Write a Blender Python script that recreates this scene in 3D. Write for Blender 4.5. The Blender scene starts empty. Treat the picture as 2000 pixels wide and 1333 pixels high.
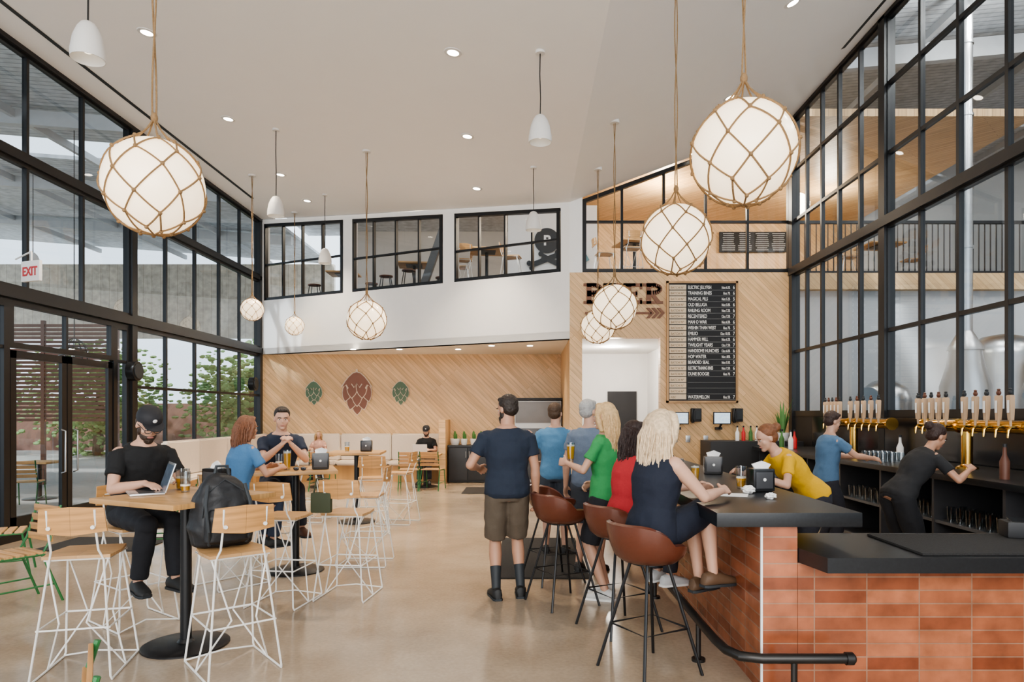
import bpy, bmesh, math, random
from mathutils import Vector, Matrix
random.seed(4)
V=Vector
FP,CX,CY,EH=1333.,1030.,808.,1.65
rad=math.radians
SC=bpy.context.scene
COL=SC.collection
def gx(px,Y): return (px-CX)*Y/FP
def gz(py,Y): return EH-(py-CY)*Y/FP
def ceilz(x): return 5.80+(0.83-x)*0.0893 if x<0.83 else 5.80+(x-0.83)*0.3752
# ------------------------------------------------------------ materials
MATS={}
def mat(name,col,rough=0.5,metal=0.0,emit=0.0,var=0.12,scale=6.0,trans=0.0,bump=0.0,ecol=None,coat=0.0):
    if name in MATS: return MATS[name]
    m=bpy.data.materials.new(name); m.use_nodes=True; nt=m.node_tree; b=nt.nodes['Principled BSDF']
    tc=nt.nodes.new('ShaderNodeTexCoord'); no=nt.nodes.new('ShaderNodeTexNoise')
    no.inputs['Scale'].default_value=scale; no.inputs['Detail'].default_value=3
    nt.links.new(tc.outputs['Object'],no.inputs['Vector'])
    mx=nt.nodes.new('ShaderNodeMix'); mx.data_type='RGBA'
    mx.inputs[6].default_value=(*[c*(1-var) for c in col],1); mx.inputs[7].default_value=(*[min(1,c*(1+var)) for c in col],1)
    nt.links.new(no.outputs['Fac'],mx.inputs[0]); nt.links.new(mx.outputs[2],b.inputs['Base Color'])
    b.inputs['Roughness'].default_value=rough; b.inputs['Metallic'].default_value=metal
    b.inputs['Transmission Weight'].default_value=trans; b.inputs['Coat Weight'].default_value=coat
    if emit>0:
        b.inputs['Emission Color'].default_value=(*(ecol or col),1); b.inputs['Emission Strength'].default_value=emit
    if bump>0:
        bp=nt.nodes.new('ShaderNodeBump'); bp.inputs['Strength'].default_value=bump; bp.inputs['Distance'].default_value=0.02
        nt.links.new(no.outputs['Fac'],bp.inputs['Height']); nt.links.new(bp.outputs[0],b.inputs['Normal'])
    MATS[name]=m; return m
def glassmat(name='window glass',tint=(0.62,0.68,0.72),base=0.09,edge=0.45):
    m=bpy.data.materials.new(name); m.use_nodes=True; nt=m.node_tree; nt.nodes.clear()
    o=nt.nodes.new('ShaderNodeOutputMaterial'); t=nt.nodes.new('ShaderNodeBsdfTransparent'); g=nt.nodes.new('ShaderNodeBsdfGlossy')
    t.inputs[0].default_value=(*tint,1); g.inputs['Roughness'].default_value=0.02
    lw=nt.nodes.new('ShaderNodeLayerWeight'); lw.inputs[0].default_value=.5
    pw=nt.nodes.new('ShaderNodeMath'); pw.operation='POWER'; pw.inputs[1].default_value=4; nt.links.new(lw.outputs['Facing'],pw.inputs[0])
    ml=nt.nodes.new('ShaderNodeMath'); ml.operation='MULTIPLY_ADD'; ml.inputs[1].default_value=edge; ml.inputs[2].default_value=base; nt.links.new(pw.outputs[0],ml.inputs[0])
    mx=nt.nodes.new('ShaderNodeMixShader')
    nt.links.new(ml.outputs[0],mx.inputs[0]); nt.links.new(t.outputs[0],mx.inputs[1]); nt.links.new(g.outputs[0],mx.inputs[2])
    nt.links.new(mx.outputs[0],o.inputs[0]); return m
def brickmat(name,ax,w,h,mort,c1,c2,cm,rot=0.0,offset=0.5,rough=0.4,grain=0.0,bump=0.4,nscale=5.0,off=(0,0),msm=0.1,nv=(0.72,1.15)):
    m=bpy.data.materials.new(name); m.use_nodes=True; nt=m.node_tree; b=nt.nodes['Principled BSDF']
    tc=nt.nodes.new('ShaderNodeTexCoord'); sp=nt.nodes.new('ShaderNodeSeparateXYZ'); cb=nt.nodes.new('ShaderNodeCombineXYZ')
    nt.links.new(tc.outputs['Object'],sp.inputs[0]); nt.links.new(sp.outputs[ax[0]],cb.inputs[0]); nt.links.new(sp.outputs[ax[1]],cb.inputs[1])
    mp=nt.nodes.new('ShaderNodeMapping'); mp.inputs['Rotation'].default_value=(0,0,rot); mp.inputs['Location'].default_value=(off[0],off[1],0)
    nt.links.new(cb.outputs[0],mp.inputs[0])
    br=nt.nodes.new('ShaderNodeTexBrick'); br.offset=offset; br.squash=1
    br.inputs['Scale'].default_value=1; br.inputs['Brick Width'].default_value=w; br.inputs['Row Height'].default_value=h
    br.inputs['Mortar Size'].default_value=mort; br.inputs['Mortar Smooth'].default_value=msm; br.inputs['Bias'].default_value=0
    br.inputs['Color1'].default_value=(*c1,1); br.inputs['Color2'].default_value=(*c2,1); br.inputs['Mortar'].default_value=(*cm,1)
    nt.links.new(mp.outputs[0],br.inputs['Vector'])
    mp2=nt.nodes.new('ShaderNodeMapping'); nt.links.new(mp.outputs[0],mp2.inputs[0])
    mp2.inputs['Scale'].default_value=(1,14,1) if grain else (1,1,1)
    no=nt.nodes.new('ShaderNodeTexNoise'); no.inputs['Scale'].default_value=nscale; no.inputs['Detail'].default_value=4; nt.links.new(mp2.outputs[0],no.inputs['Vector'])
    mr=nt.nodes.new('ShaderNodeMapRange'); mr.inputs['From Min'].default_value=0.3; mr.inputs['From Max'].default_value=0.7
    mr.inputs['To Min'].default_value=nv[0]; mr.inputs['To Max'].default_value=nv[1]; nt.links.new(no.outputs['Fac'],mr.inputs[0])
    vm=nt.nodes.new('ShaderNodeVectorMath'); vm.operation='SCALE'; nt.links.new(br.outputs['Color'],vm.inputs[0]); nt.links.new(mr.outputs[0],vm.inputs['Scale'])
    nt.links.new(vm.outputs[0],b.inputs['Base Color']); b.inputs['Roughness'].default_value=rough
    bp=nt.nodes.new('ShaderNodeBump'); bp.invert=True; bp.inputs['Strength'].default_value=bump; bp.inputs['Distance'].default_value=0.006
    nt.links.new(br.outputs['Fac'],bp.inputs['Height']); nt.links.new(bp.outputs[0],b.inputs['Normal'])
    return m
def woodmat(name,c1,c2,ax=(0,1),w=0.09,rough=0.4):
    return brickmat(name,ax,1.4,w,0.0012,c1,c2,tuple(c*0.5 for c in c1),grain=1,rough=rough,bump=0.15,nscale=3)
PINE1,PINE2,PINEM=(0.80,0.54,0.295),(0.68,0.43,0.215),(0.40,0.235,0.105)
M_white=mat('white painted plaster',(0.88,0.865,0.84),0.7,var=0.02)
M_ceil=mat('ceiling paint',(0.88,0.865,0.845),0.75,var=0.015,scale=2)
M_black=mat('black painted steel',(0.012,0.012,0.013),0.35)
M_blackm=mat('matte black laminate',(0.02,0.02,0.022),0.5)
M_slab=mat('black granite slab',(0.014,0.015,0.017),0.3,scale=60,var=0.4)
M_wire=mat('white powder coated wire',(0.82,0.80,0.76),0.35,var=0.03)
M_green=mat('green powder coated steel',(0.03,0.16,0.05),0.35)
M_top=woodmat('maple butcher block',(0.64,0.38,0.16),(0.50,0.28,0.11))
M_seat=woodmat('plywood seat',(0.62,0.37,0.17),(0.54,0.31,0.14),w=0.3)
M_seatv=woodmat('plywood back',(0.58,0.31,0.12),(0.50,0.26,0.10),ax=(0,2),w=0.3)
M_leather=mat('cognac leather',(0.12,0.036,0.02),0.3,scale=40,bump=0.05,coat=0.25)
M_rope=mat('hemp rope',(0.25,0.155,0.075),0.9,scale=80,var=0.35,bump=0.4)
M_globe=mat('opal glass globe',(0.90,0.78,0.62),0.25,emit=0.95,var=0.02,ecol=(1.0,0.78,0.52))
M_shade=mat('white enamel shade',(0.72,0.70,0.67),0.45,var=0.02)
M_brass=mat('polished brass',(0.72,0.44,0.12),0.16,1.0,scale=3)
M_steel=mat('brushed stainless steel',(0.55,0.55,0.55),0.32,1.0,scale=3)
M_cream=mat('cream upholstery',(0.70,0.60,0.50),0.75,scale=30,var=0.05)
M_paper=mat('white paper',(0.85,0.84,0.82),0.8,var=0.03)
M_lamp=mat('downlight lens',(1,0.93,0.82),0.3,emit=14,ecol=(1,0.9,0.75))
M_beer=mat('golden beer',(0.80,0.38,0.03),0.1,var=0.1,emit=0.05)
M_foam=mat('beer foam',(0.9,0.85,0.75),0.7)
M_glass=glassmat(); M_cup=glassmat('drinking glass',(0.88,0.91,0.93),0.13,0.6); M_glassc=glassmat('clear window glass',(0.86,0.89,0.90),0.05,.4)
M_mat=mat('black ribbed rubber mat',(0.03,0.028,0.027),0.9,scale=120,bump=0.6)
M_screen=mat('dark glossy screen',(0.01,0.012,0.015),0.1,emit=0.0)
M_screenb=mat('lit screen',(0.5,0.62,0.75),0.2,emit=0.6,var=0.4,scale=25)
M_skin=mat('light skin',(0.58,0.34,0.24),0.5,scale=18,var=0.06)
M_skin2=mat('tanned skin',(0.48,0.26,0.17),0.5,scale=18,var=0.06)
M_leaf=mat('green leaf',(0.06,0.17,0.04),0.5,scale=9,var=0.5)
M_red=mat('red paint',(0.55,0.03,0.03),0.5)
M_brown=mat('dark brown painted metal',(0.13,0.05,0.03),0.5)
# ------------------------------------------------------------ builder
def basis(d,up=V((0,0,1))):
    d=d.normalized(); a=up.cross(d)
    if a.length<1e-3: a=V((1,0,0)).cross(d)
    a.normalize(); return a,d.cross(a)
class B:
    def __init__(s): s.bm=bmesh.new(); s.fm=None
    def box(s,c,d,R=None,bev=0):
        M=Matrix.Translation(V(c))@(R.to_4x4() if R else Matrix())@Matrix.Diagonal((d[0],d[1],d[2],1))
        r=bmesh.ops.create_cube(s.bm,size=1,matrix=M)
        if bev>0:
            es=list({e for v in r['verts'] for e in v.link_edges})
            bmesh.ops.bevel(s.bm,geom=es,offset=bev,segments=2,affect='EDGES',profile=0.7)
        return s
    def cyl(s,a,b,r1,r2=None,seg=20):
        a=V(a);b=V(b); r2=r1 if r2 is None else r2
        q=(b-a).to_track_quat('Z','Y').to_matrix().to_4x4()
        bmesh.ops.create_cone(s.bm,cap_ends=True,segments=seg,radius1=max(r1,1e-4),radius2=max(r2,1e-4),depth=(b-a).length,matrix=Matrix.Translation((a+b)/2)@q); return s
    def ell(s,c,r,R=None,seg=16,rings=10):
        if not hasattr(r,'__len__'): r=(r,r,r)
        M=Matrix.Translation(V(c))@(R.to_4x4() if R else Matrix())@Matrix.Diagonal((r[0],r[1],r[2],1))
        bmesh.ops.create_uvsphere(s.bm,u_segments=seg,v_segments=rings,radius=1,matrix=M); return s
    def loft(s,rings,cap=True,closed=False):
        vs=[[s.bm.verts.new(p) for p in r] for r in rings]; n=len(vs[0]); m=len(vs)
        for i in range(m if closed else m-1):
            A=vs[i];C=vs[(i+1)%m]
            for j in range(n): s.bm.faces.new((A[j],A[(j+1)%n],C[(j+1)%n],C[j]))
        if cap and not closed:
            s.bm.faces.new(list(reversed(vs[0]))); s.bm.faces.new(vs[-1])
        return s
    def tube(s,pts,r,seg=8,closed=False,cap=True):
        pts=[V(p) for p in pts]; n=len(pts); rr=r if hasattr(r,'__len__') else [r]*n
        rings=[]; a=None
        for i in range(n):
            if closed: t=pts[(i+1)%n]-pts[i-1]
            else: t=pts[min(i+1,n-1)]-pts[max(i-1,0)]
            t.normalize()
            if a is None: a,_=basis(t)
            a=(a-t*a.dot(t)); a.normalize(); b=t.cross(a)
            rings.append([pts[i]+(a*math.cos(2*math.pi*k/seg)+b*math.sin(2*math.pi*k/seg))*rr[i] for k in range(seg)])
        return s.loft(rings,cap,closed)
    def lathe(s,prof,c=(0,0,0),seg=28,cap=True):
        c=V(c); return s.loft([[c+V((r*math.cos(2*math.pi*k/seg),r*math.sin(2*math.pi*k/seg),z)) for k in range(seg)] for r,z in prof],cap)
    def prism(s,pts,th):
        th=V(th); a=[s.bm.verts.new(V(p)) for p in pts]; b=[s.bm.verts.new(V(p)+th) for p in pts]; n=len(a)
        s.bm.faces.new(a); s.bm.faces.new(list(reversed(b)))
        for i in range(n): s.bm.faces.new((a[i],b[i],b[(i+1)%n],a[(i+1)%n]))
        return s
    def face(s,pts):
        s.bm.faces.new([s.bm.verts.new(V(p)) for p in pts]); return s
    def beam(s,p,q,A,Bv):
        p=V(p);q=V(q);A=V(A);Bv=V(Bv)
        return s.loft([[p+A+Bv,p-A+Bv,p-A-Bv,p+A-Bv],[q+A+Bv,q-A+Bv,q-A-Bv,q+A-Bv]])
def obj(name,b,mats,parent=None,loc=(0,0,0),rz=0,label=None,cat=None,group=None,kind=None,smooth=True,fm=None,rot=None,scale=None):
    bm=b.bm; bmesh.ops.recalc_face_normals(bm,faces=bm.faces); me=bpy.data.meshes.new(name)
    if fm:
        bm.normal_update()
        for f in bm.faces: f.material_index=fm(f)
    bm.to_mesh(me); bm.free()
    for m in (mats if isinstance(mats,(list,tuple)) else [mats]): me.materials.append(m)
    if smooth:
        me.polygons.foreach_set('use_smooth',[True]*len(me.polygons)); me.set_sharp_from_angle(angle=rad(38))
    o=bpy.data.objects.new(name,me); COL.objects.link(o); return meta(o,parent,loc,rz,label,cat,group,kind,rot,scale)
def meta(o,parent=None,loc=(0,0,0),rz=0,label=None,cat=None,group=None,kind=None,rot=None,scale=None):
    o.location=loc; o.rotation_euler=rot if rot else (0,0,rz)
    if scale: o.scale=scale
    if parent: o.parent=parent
    if label: o['label']=label
    if cat: o['category']=cat
    if group: o['group']=group
    if kind: o['kind']=kind
    return o
def empty(name,loc=(0,0,0),rz=0,label=None,cat=None,group=None,kind=None):
    o=bpy.data.objects.new(name,None); o.empty_display_size=0.1; COL.objects.link(o); return meta(o,None,loc,rz,label,cat,group,kind)
def dup(root,loc,rz=0,label=None,group=None,scale=None):
    n=root.copy(); COL.objects.link(n); n.location=loc; n.rotation_euler=(0,0,rz)
    if scale: n.scale=scale
    if label: n['label']=label
    if group: n['group']=group
    def rec(a,b):
        for c in a.children:
            d=c.copy(); COL.objects.link(d); d.parent=b; rec(c,d)
    rec(root,n); return n
TEXTS=[]
def text(s,loc,size,m,parent=None,rot=(rad(90),0,0),name='lettering',ext=0.002,align='LEFT',sx=1.0,bold=0.0,label=None):
    c=bpy.data.curves.new(name,'FONT'); c.body=s; c.size=size; c.extrude=ext; c.align_x=align; c.offset=bold; c.materials.append(m)
    o=bpy.data.objects.new(name,c); COL.objects.link(o); o.location=loc; o.rotation_euler=rot; o.scale=(sx,1,1)
    if parent: o.parent=parent
    if label: o['label']=label
    TEXTS.append(o); return o
REM=[]
FOLD=bpy.data.textures.new('cloth folds','CLOUDS'); FOLD.noise_scale=.10; FOLD.noise_depth=1
def remesh(o,vox,it=2,fac=0.5,folds=0):
    m=o.modifiers.new('r','REMESH'); m.mode='VOXEL'; m.voxel_size=vox; m.use_smooth_shade=True
    if folds:
        d=o.modifiers.new('d','DISPLACE'); d.texture=FOLD; d.strength=folds; d.mid_level=.45
    if it:
        k=o.modifiers.new('s','SMOOTH'); k.factor=fac; k.iterations=it
    REM.append(o)
# ------------------------------------------------------------ shell
XL,XR,YB,YW=-6.67,5.21,13.40,17.0
S='structure'
def concrete():
    m=bpy.data.materials.new('polished concrete'); m.use_nodes=True; nt=m.node_tree; b=nt.nodes['Principled BSDF']
    tc=nt.nodes.new('ShaderNodeTexCoord')
    n1=nt.nodes.new('ShaderNodeTexNoise'); n1.inputs['Scale'].default_value=0.9; n1.inputs['Detail'].default_value=8; n1.inputs['Roughness'].default_value=0.62
    n2=nt.nodes.new('ShaderNodeTexNoise'); n2.inputs['Scale'].default_value=35; n2.inputs['Detail'].default_value=4
    for n in (n1,n2): nt.links.new(tc.outputs['Object'],n.inputs['Vector'])
    cr=nt.nodes.new('ShaderNodeValToRGB'); e=cr.color_ramp.elements
    e[0].position=0.28; e[0].color=(0.31,0.235,0.165,1); e[1].position=0.74; e[1].color=(0.50,0.405,0.305,1)
    nt.links.new(n1.outputs['Fac'],cr.inputs[0])
    mr=nt.nodes.new('ShaderNodeMapRange'); mr.inputs['To Min'].default_value=0.78; mr.inputs['To Max'].default_value=1.18; nt.links.new(n2.outputs['Fac'],mr.inputs[0])
    vm=nt.nodes.new('ShaderNodeVectorMath'); vm.operation='SCALE'; nt.links.new(cr.outputs[0],vm.inputs[0]); nt.links.new(mr.outputs[0],vm.inputs['Scale'])
    nt.links.new(vm.outputs[0],b.inputs['Base Color'])
    r=nt.nodes.new('ShaderNodeMapRange'); r.inputs['To Min'].default_value=0.08; r.inputs['To Max'].default_value=0.26; nt.links.new(n1.outputs['Fac'],r.inputs[0]); nt.links.new(r.outputs[0],b.inputs['Roughness'])
    return m
M_floor=concrete()
b=B().box((-0.73,8.0,-0.1),(11.9,22.0,0.2)); obj('floor',b,M_floor,kind=S,smooth=False)
b=B(); b.box((-20.9,12,-0.12),(28.2,40,0.2)); obj('ground',b,mat('pale patio concrete',(0.4,0.37,0.33),0.8),label='pale concrete patio ground outside the glass wall',cat='ground',kind='structure')
b=B(); b.box((12.3,10,-0.1),(14.1,30,0.2)); obj('floor_brewery',b,mat('grey brewery floor',(0.3,0.3,0.3),0.4),kind=S)
zl,zr=ceilz(XL),ceilz(XR)
b=B()
b.prism([(XL-.1,-4,zl+.009),(0.83,-4,5.80),(0.83,13.4,5.80),(XL-.1,17.0,zl+.009)],(0,0,0.2))
b.prism([(0.83,-4,5.80),(XR+.1,-4,zr+.03),(XR+.1,13.4,zr+.03),(0.83,13.4,5.80)],(0,0,0.2))
obj('ceiling',b,M_ceil,kind=S,smooth=False)
MW_xz=brickmat('diagonal pine boards',(0,2),3.2,0.088,0.0028,PINE1,PINE2,PINEM,rot=rad(45),grain=1,nscale=1.6,nv=(.82,1.08))
MW_yz=brickmat('diagonal pine boards return',(1,2),3.2,0.088,0.0028,PINE1,PINE2,PINEM,rot=rad(-45),grain=1,nscale=1.6,nv=(.82,1.08))
b=B().box(((XL+0.83)/2,YW+.1,1.56),(0.83-XL,0.2,3.12)); obj('wall_back',b,MW_xz,kind=S,smooth=False)
b=B().box((0.93,(YB+YW)/2+.1,1.56),(0.2,YW-YB+.2,3.12)); obj('wall_return',b,MW_yz,kind=S,smooth=False)
b=B()
ox0,ox1,oz=1.075,2.61,3.14
b.box(((0.83+ox0)/2+.001,YB+.1,2.21),(ox0-0.83,0.2,4.42)); b.box(((ox1+XR)/2,YB+.1,2.21),(XR-ox1,0.2,4.42)); b.box(((ox0+ox1)/2,YB+.1,(oz+4.42)/2),(ox1-ox0,0.2,4.42-oz))
obj('wall_bar',b,MW_xz,kind=S,smooth=False)
b=B(); b.prism([(XL,17.0,3.12),(0.83,13.4,3.12),(0.83,17.0,3.12)],(0,0,0.15)); obj('ceiling_soffit',b,M_ceil,kind=S,smooth=False)
b=B(); b.box((ox0-.05,15.3,1.57),(0.1,3.6,3.14)); b.box((3.05,15.3,1.57),(0.1,3.6,3.14)); b.box((2.0,17.1,1.57),(2.2,0.1,3.14)); b.box((2.0,15.3,3.2),(2.2,3.6,0.12))
obj('wall_hallway',b,M_white,kind=S,smooth=False)
dr=B().box((2.36,17.02,1.1),(0.72,0.06,2.2)); door=obj('door_3',dr,M_blackm,kind=S)
obj('door_handle',B().cyl((2.1,16.93,1.0),(2.1,16.93,1.15),.012),M_steel,door)
def ang(x): return 17.0-(x-XL)*0.48
wins=[(-6.54,-4.28),(-4.04,-1.816),(-1.56,0.66)]
SILL=4.45
tv=V((0.433,0.901,0))*0.2
def AP(x,z): return (x,ang(x),z)
b=B(); b.prism([AP(XL,3.12),AP(0.83,3.12),AP(0.83,SILL),AP(XL,SILL)],tv)
def wt(x): return ceilz(x)-0.10
xs=[XL]+[v for w in wins for v in w]+[0.83]
for i in range(0,len(xs),2): b.prism([AP(xs[i],SILL),AP(xs[i+1],SILL),AP(xs[i+1],ceilz(xs[i+1])),AP(xs[i],ceilz(xs[i]))],tv)
for x0,x1 in wins: b.prism([AP(x0,wt(x0)),AP(x1,wt(x1)),AP(x1,ceilz(x1)),AP(x0,ceilz(x0))],tv)
obj('wall_angled',b,M_white,kind=S,smooth=False)
WN=[0]
def window(p0,p1,z0,z1a,z1b,cols,rows,fw=0.04,bw=0.022,dep=0.05,name=None,gm=None):
    WN[0]+=1
    p0=V((*p0,0));p1=V((*p1,0)); u=(p1-p0); L=u.length; u/=L; n=V((-u.y,u.x,0))*dep
    zt=lambda t:z1a+(z1b-z1a)*t
    P=lambda t,z:p0+u*(L*t)+V((0,0,z))
    b=B(); e=fw/L
    b.beam(P(0,z0+fw),P(1,z0+fw),V((0,0,fw)),n); b.beam(P(0,zt(0)-fw),P(1,zt(1)-fw),V((0,0,fw)),n)
    b.beam(P(e,z0),P(e,zt(0)),u*fw,n*.98); b.beam(P(1-e,z0),P(1-e,zt(1)),u*fw,n*.98)
    for t in cols: b.beam(P(t,z0),P(t,zt(t)-fw),u*bw,n*.8)
    for z in rows: b.beam(P(0,z),P(1,z),V((0,0,bw)),n*.75)
    w=obj(name or 'window_%d'%WN[0],b,M_black,kind=S,smooth=False)
    g=B(); g.face([P(0,z0),P(1,z0),P(1,zt(1)),P(0,zt(0))]); obj('window_pane',g,gm or M_glass,w,smooth=False)
    return w
for x0,x1 in wins: window((x0,ang(x0)+.06),(x1,ang(x1)+.06),SILL,wt(x0),wt(x1),[.25,.5,.75],[SILL+0.52*(wt(x1)-SILL)],fw=0.035,bw=0.018,gm=M_glassc)
window((1.08,YB+.08),(XR,YB+.08),4.42,ceilz(1.08)-.03,ceilz(XR)-.05,[.19,.39,.59,.79],[5.43],fw=0.04,bw=0.022,gm=M_glassc)
b=B().prism([(0.83,YB,4.42),(1.08,YB,4.42),(1.08,YB,ceilz(1.08)),(0.83,YB,5.8)],(0,0.2,0)); obj('wall_pier',b,M_white,kind=S,smooth=False)
bays=[(11.47,16.98,[.2,.4,.595,.785]),(5.9,11.47,[.17,.37,.57,.775]),(0.2,5.9,[.2,.4,.6,.8]),(-4,0.2,[.25,.5,.75])]
for i,(ya,yb,c) in enumerate(bays):
    window((XL,ya),(XL,yb),5.0,zl,zl,c,[],fw=0.05,bw=0.024,dep=.04)
    window((XL,ya),(XL,yb),3.22,5.0,5.0,c,[],fw=0.05,bw=0.024,dep=.04)
    if i!=1: window((XL,ya),(XL,yb),0.0,3.18,3.18,c,[2.1,0.9],fw=0.06,bw=0.024,dep=.04)
b=B()
for y in (16.93,11.47,5.9,0.2): b.box((XL+.0,y,zl/2),(0.16,0.15,zl))
b.box((XL+.02,6.5,3.2),(0.18,21,0.14)); b.box((XL+.02,6.5,5.0),(0.12,21,0.10)); b.box((XL+.03,6.5,0.05),(0.12,21,0.1)); b.box((XL+.03,6.5,zl-.03),(0.12,21,0.08))
obj('trim_1',b,M_black,kind=S,smooth=False)
window((XL,5.9),(XL,8.75),0.0,3.12,3.12,[.4,.7],[2.5],fw=0.05,name='window_40',dep=.04)
window((XL,10.95),(XL,11.4),0.0,3.12,3.12,[],[2.5],fw=0.05,name='window_41',dep=.04)
for k,(ya,yb) in enumerate(((8.78,9.85),(9.87,10.93))):
    b=B()
    for y in (ya+.05,yb-.05): b.box((XL,y,1.25),(0.05,0.1,2.44))
    for z,h in ((0.16,0.28),(2.42,0.1)): b.box((XL,(ya+yb)/2,z),(0.05,yb-ya,h))
    d=obj('door_%d'%(k+1),b,M_black,kind=S,smooth=False)
    obj('door_pane',B().face([(XL,ya+.09,.3),(XL,yb-.09,.3),(XL,yb-.09,2.4),(XL,ya+.09,2.4)]),M_glass,d,smooth=False)
    hy=yb-.12 if k==0 else ya+.12
    obj('door_handle',B().tube([(XL+.03,hy,0.8),(XL+.09,hy,0.82),(XL+.09,hy,1.4),(XL+.03,hy,1.42)],.012),M_steel,d)
window((XL,8.75),(XL,10.95),2.5,3.12,3.12,[.5],[],fw=0.035,name='window_42',dep=.04)
bays=[(9.9,13.36,[.22,.43,.62,.81]),(5.7,9.9,[.2,.4,.6,.79]),(1.2,5.7,[.2,.4,.6,.8]),(-4,1.2,[.2,.4,.6,.8])]
for ya,yb,c in bays:
    window((XR,ya),(XR,yb),4.42,zr-.02,zr-.02,c,[5.40,6.40],fw=0.05,bw=0.028,dep=.04)
    window((XR,ya),(XR,yb),1.6,4.42,4.42,c,[2.85],fw=0.05,bw=0.028,dep=.04)
b=B()
for y in (13.33,9.9,5.7,1.2): b.box((XR-.0,y,zr/2),(0.16,0.17,zr))
b.box((XR-.02,4.7,4.42),(0.16,17.4,0.14)); b.box((XR-.02,4.7,zr-.04),(0.12,17.4,0.10))
obj('trim_2',b,M_black,kind=S,smooth=False)
b=B().box((XR+.02,4.7,0.8),(0.1,17.4,1.6)); obj('wall_right',b,M_blackm,kind=S,smooth=False)
b=B(); b.beam((-6.08,6,ceilz(-6.08)-.004),(-6.08,15.1,ceilz(-6.08)-.004),(0.03,0,-.003),(0,0,.006)); b.beam((4.9,6,ceilz(4.9)-.004),(4.9,10.6,ceilz(4.9)-.004),(0.03,0,.011),(0,0,.006))
obj('trim_3',b,M_blackm,kind=S,smooth=False)
# ------------------------------------------------------------ loft / mezzanine beyond
b=B(); b.prism([(XL,17.25,4.2),(0.83,13.65,4.2),(16,13.65,4.2),(16,21,4.2),(XL,21,4.2)],(0,0,0.2)); obj('floor_loft',b,mat('loft floor',(0.25,0.22,0.2),0.6),kind=S)
b=B(); b.box((-2.5,21.1,6.3),(6.2,0.2,4.2)); b.box((-6.4,21.1,4.8),(2.2,0.2,0.8))
obj('wall_loft',b,mat('greige plaster',(0.5,0.47,0.44),.7,var=.04),kind=S)
b=B(); b.box((5.4,21.1,6.3),(9.6,0.2,4.2)); obj('wall_loft_timber',b,MW_xz,kind=S)
b=B(); b.box((13.2,21.1,7.0),(6.0,0.2,5.6)); obj('wall_loft_end',b,mat('pale grey wall',(0.55,0.55,0.54),.7,var=.04),kind=S)
MC=brickmat('diagonal pine ceiling boards',(0,1),3.2,0.11,0.004,PINE1,PINE2,(0.40,0.24,0.11),rot=rad(45),grain=1,nscale=1.6)
b=B(); b.box((5.2,17.3,7.65),(9.9,7.4,0.15)); obj('ceiling_loft',b,MC,kind=S)
corr=brickmat('white corrugated metal deck',(0,1),60,0.14,0.012,(0.62,0.64,0.66),(0.56,0.58,0.60),(0.32,0.33,0.34),rot=0,bump=0.8,rough=0.5)
b=B(); b.box((-3.2,18.0,7.3),(7.4,7.0,0.1)); obj('ceiling_loft_deck',b,corr,kind=S)
b=B()
for y in (15.6,18.2): b.box((-3.2,y,7.1),(7.4,0.12,0.24))
b.beam((-2.6,16.4,4.4),(-1.6,16.4,7.3),(0.09,0,0),(0,0.09,0))
obj('trim_4',b,mat('grey steel beam',(0.12,0.12,0.12),0.5),kind=S)
b=B(); b.box((10.6,13.75,5.5),(10.6,0.06,0.06)); b.box((10.6,13.75,4.5),(10.6,0.04,0.04))
for i in range(90): b.box((5.35+i*0.117,13.75,5.0),(0.018,0.018,1.0))
obj('railing',b,M_black,label='black steel mezzanine railing with thin balusters',cat='railing',smooth=False)
b=B(); b.prism([(5.3,13.45,4.1),(16,13.45,4.1),(16,13.45,4.42),(5.3,13.45,4.42)],(0,.2,0)); obj('trim_5',b,MW_xz,kind=S)
b=B().box((0.65,17.6,5.7),(2.3,0.12,2.6)); obj('wall_loft_partition',b,M_white,kind=S)
em=empty('wall_emblem',(0.50,17.5,6.08),label='dark round emblem, white P above crossed bone and bottle',cat='sign')
M_dk=mat('charcoal paint',(0.03,0.035,0.04),0.6); M_teal=mat('dusty teal paint',(0.15,0.3,0.33),0.6)
obj('disc',B().cyl((0,0,0),(0,-.03,0),.32,seg=40),M_dk,em)
text('P',(0,-.04,-.12),0.36,M_paper,em,align='CENTER',bold=0.01)
b=B()
for p,q in ((V((-.42,-.02,-.64)),V((.30,-.02,-.36))),(V((.42,-.025,-.66)),V((-.12,-.025,-.40)))):
    b.beam(p,q,(0.03,0,.06*(-1 if q.x>p.x else 1)),(0,.012,0))
    for c in (p,q):
        for s in (-1,1): b.cyl(c+V((0.035*s,.015,-.06*s)),c+V((0.035*s,-.015,-.06*s)),.065)
obj('bone',b,M_dk,em)
b=B(); b.beam((.75,-.02,-.1),(1.0,-.02,-.55),(0.09,0,.05),(0,.012,0)); b.beam((.66,-.02,.07),(.75,-.02,-.1),(0.035,0,.02),(0,.012,0)); obj('bottle_shape',b,M_teal,em)
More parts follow.
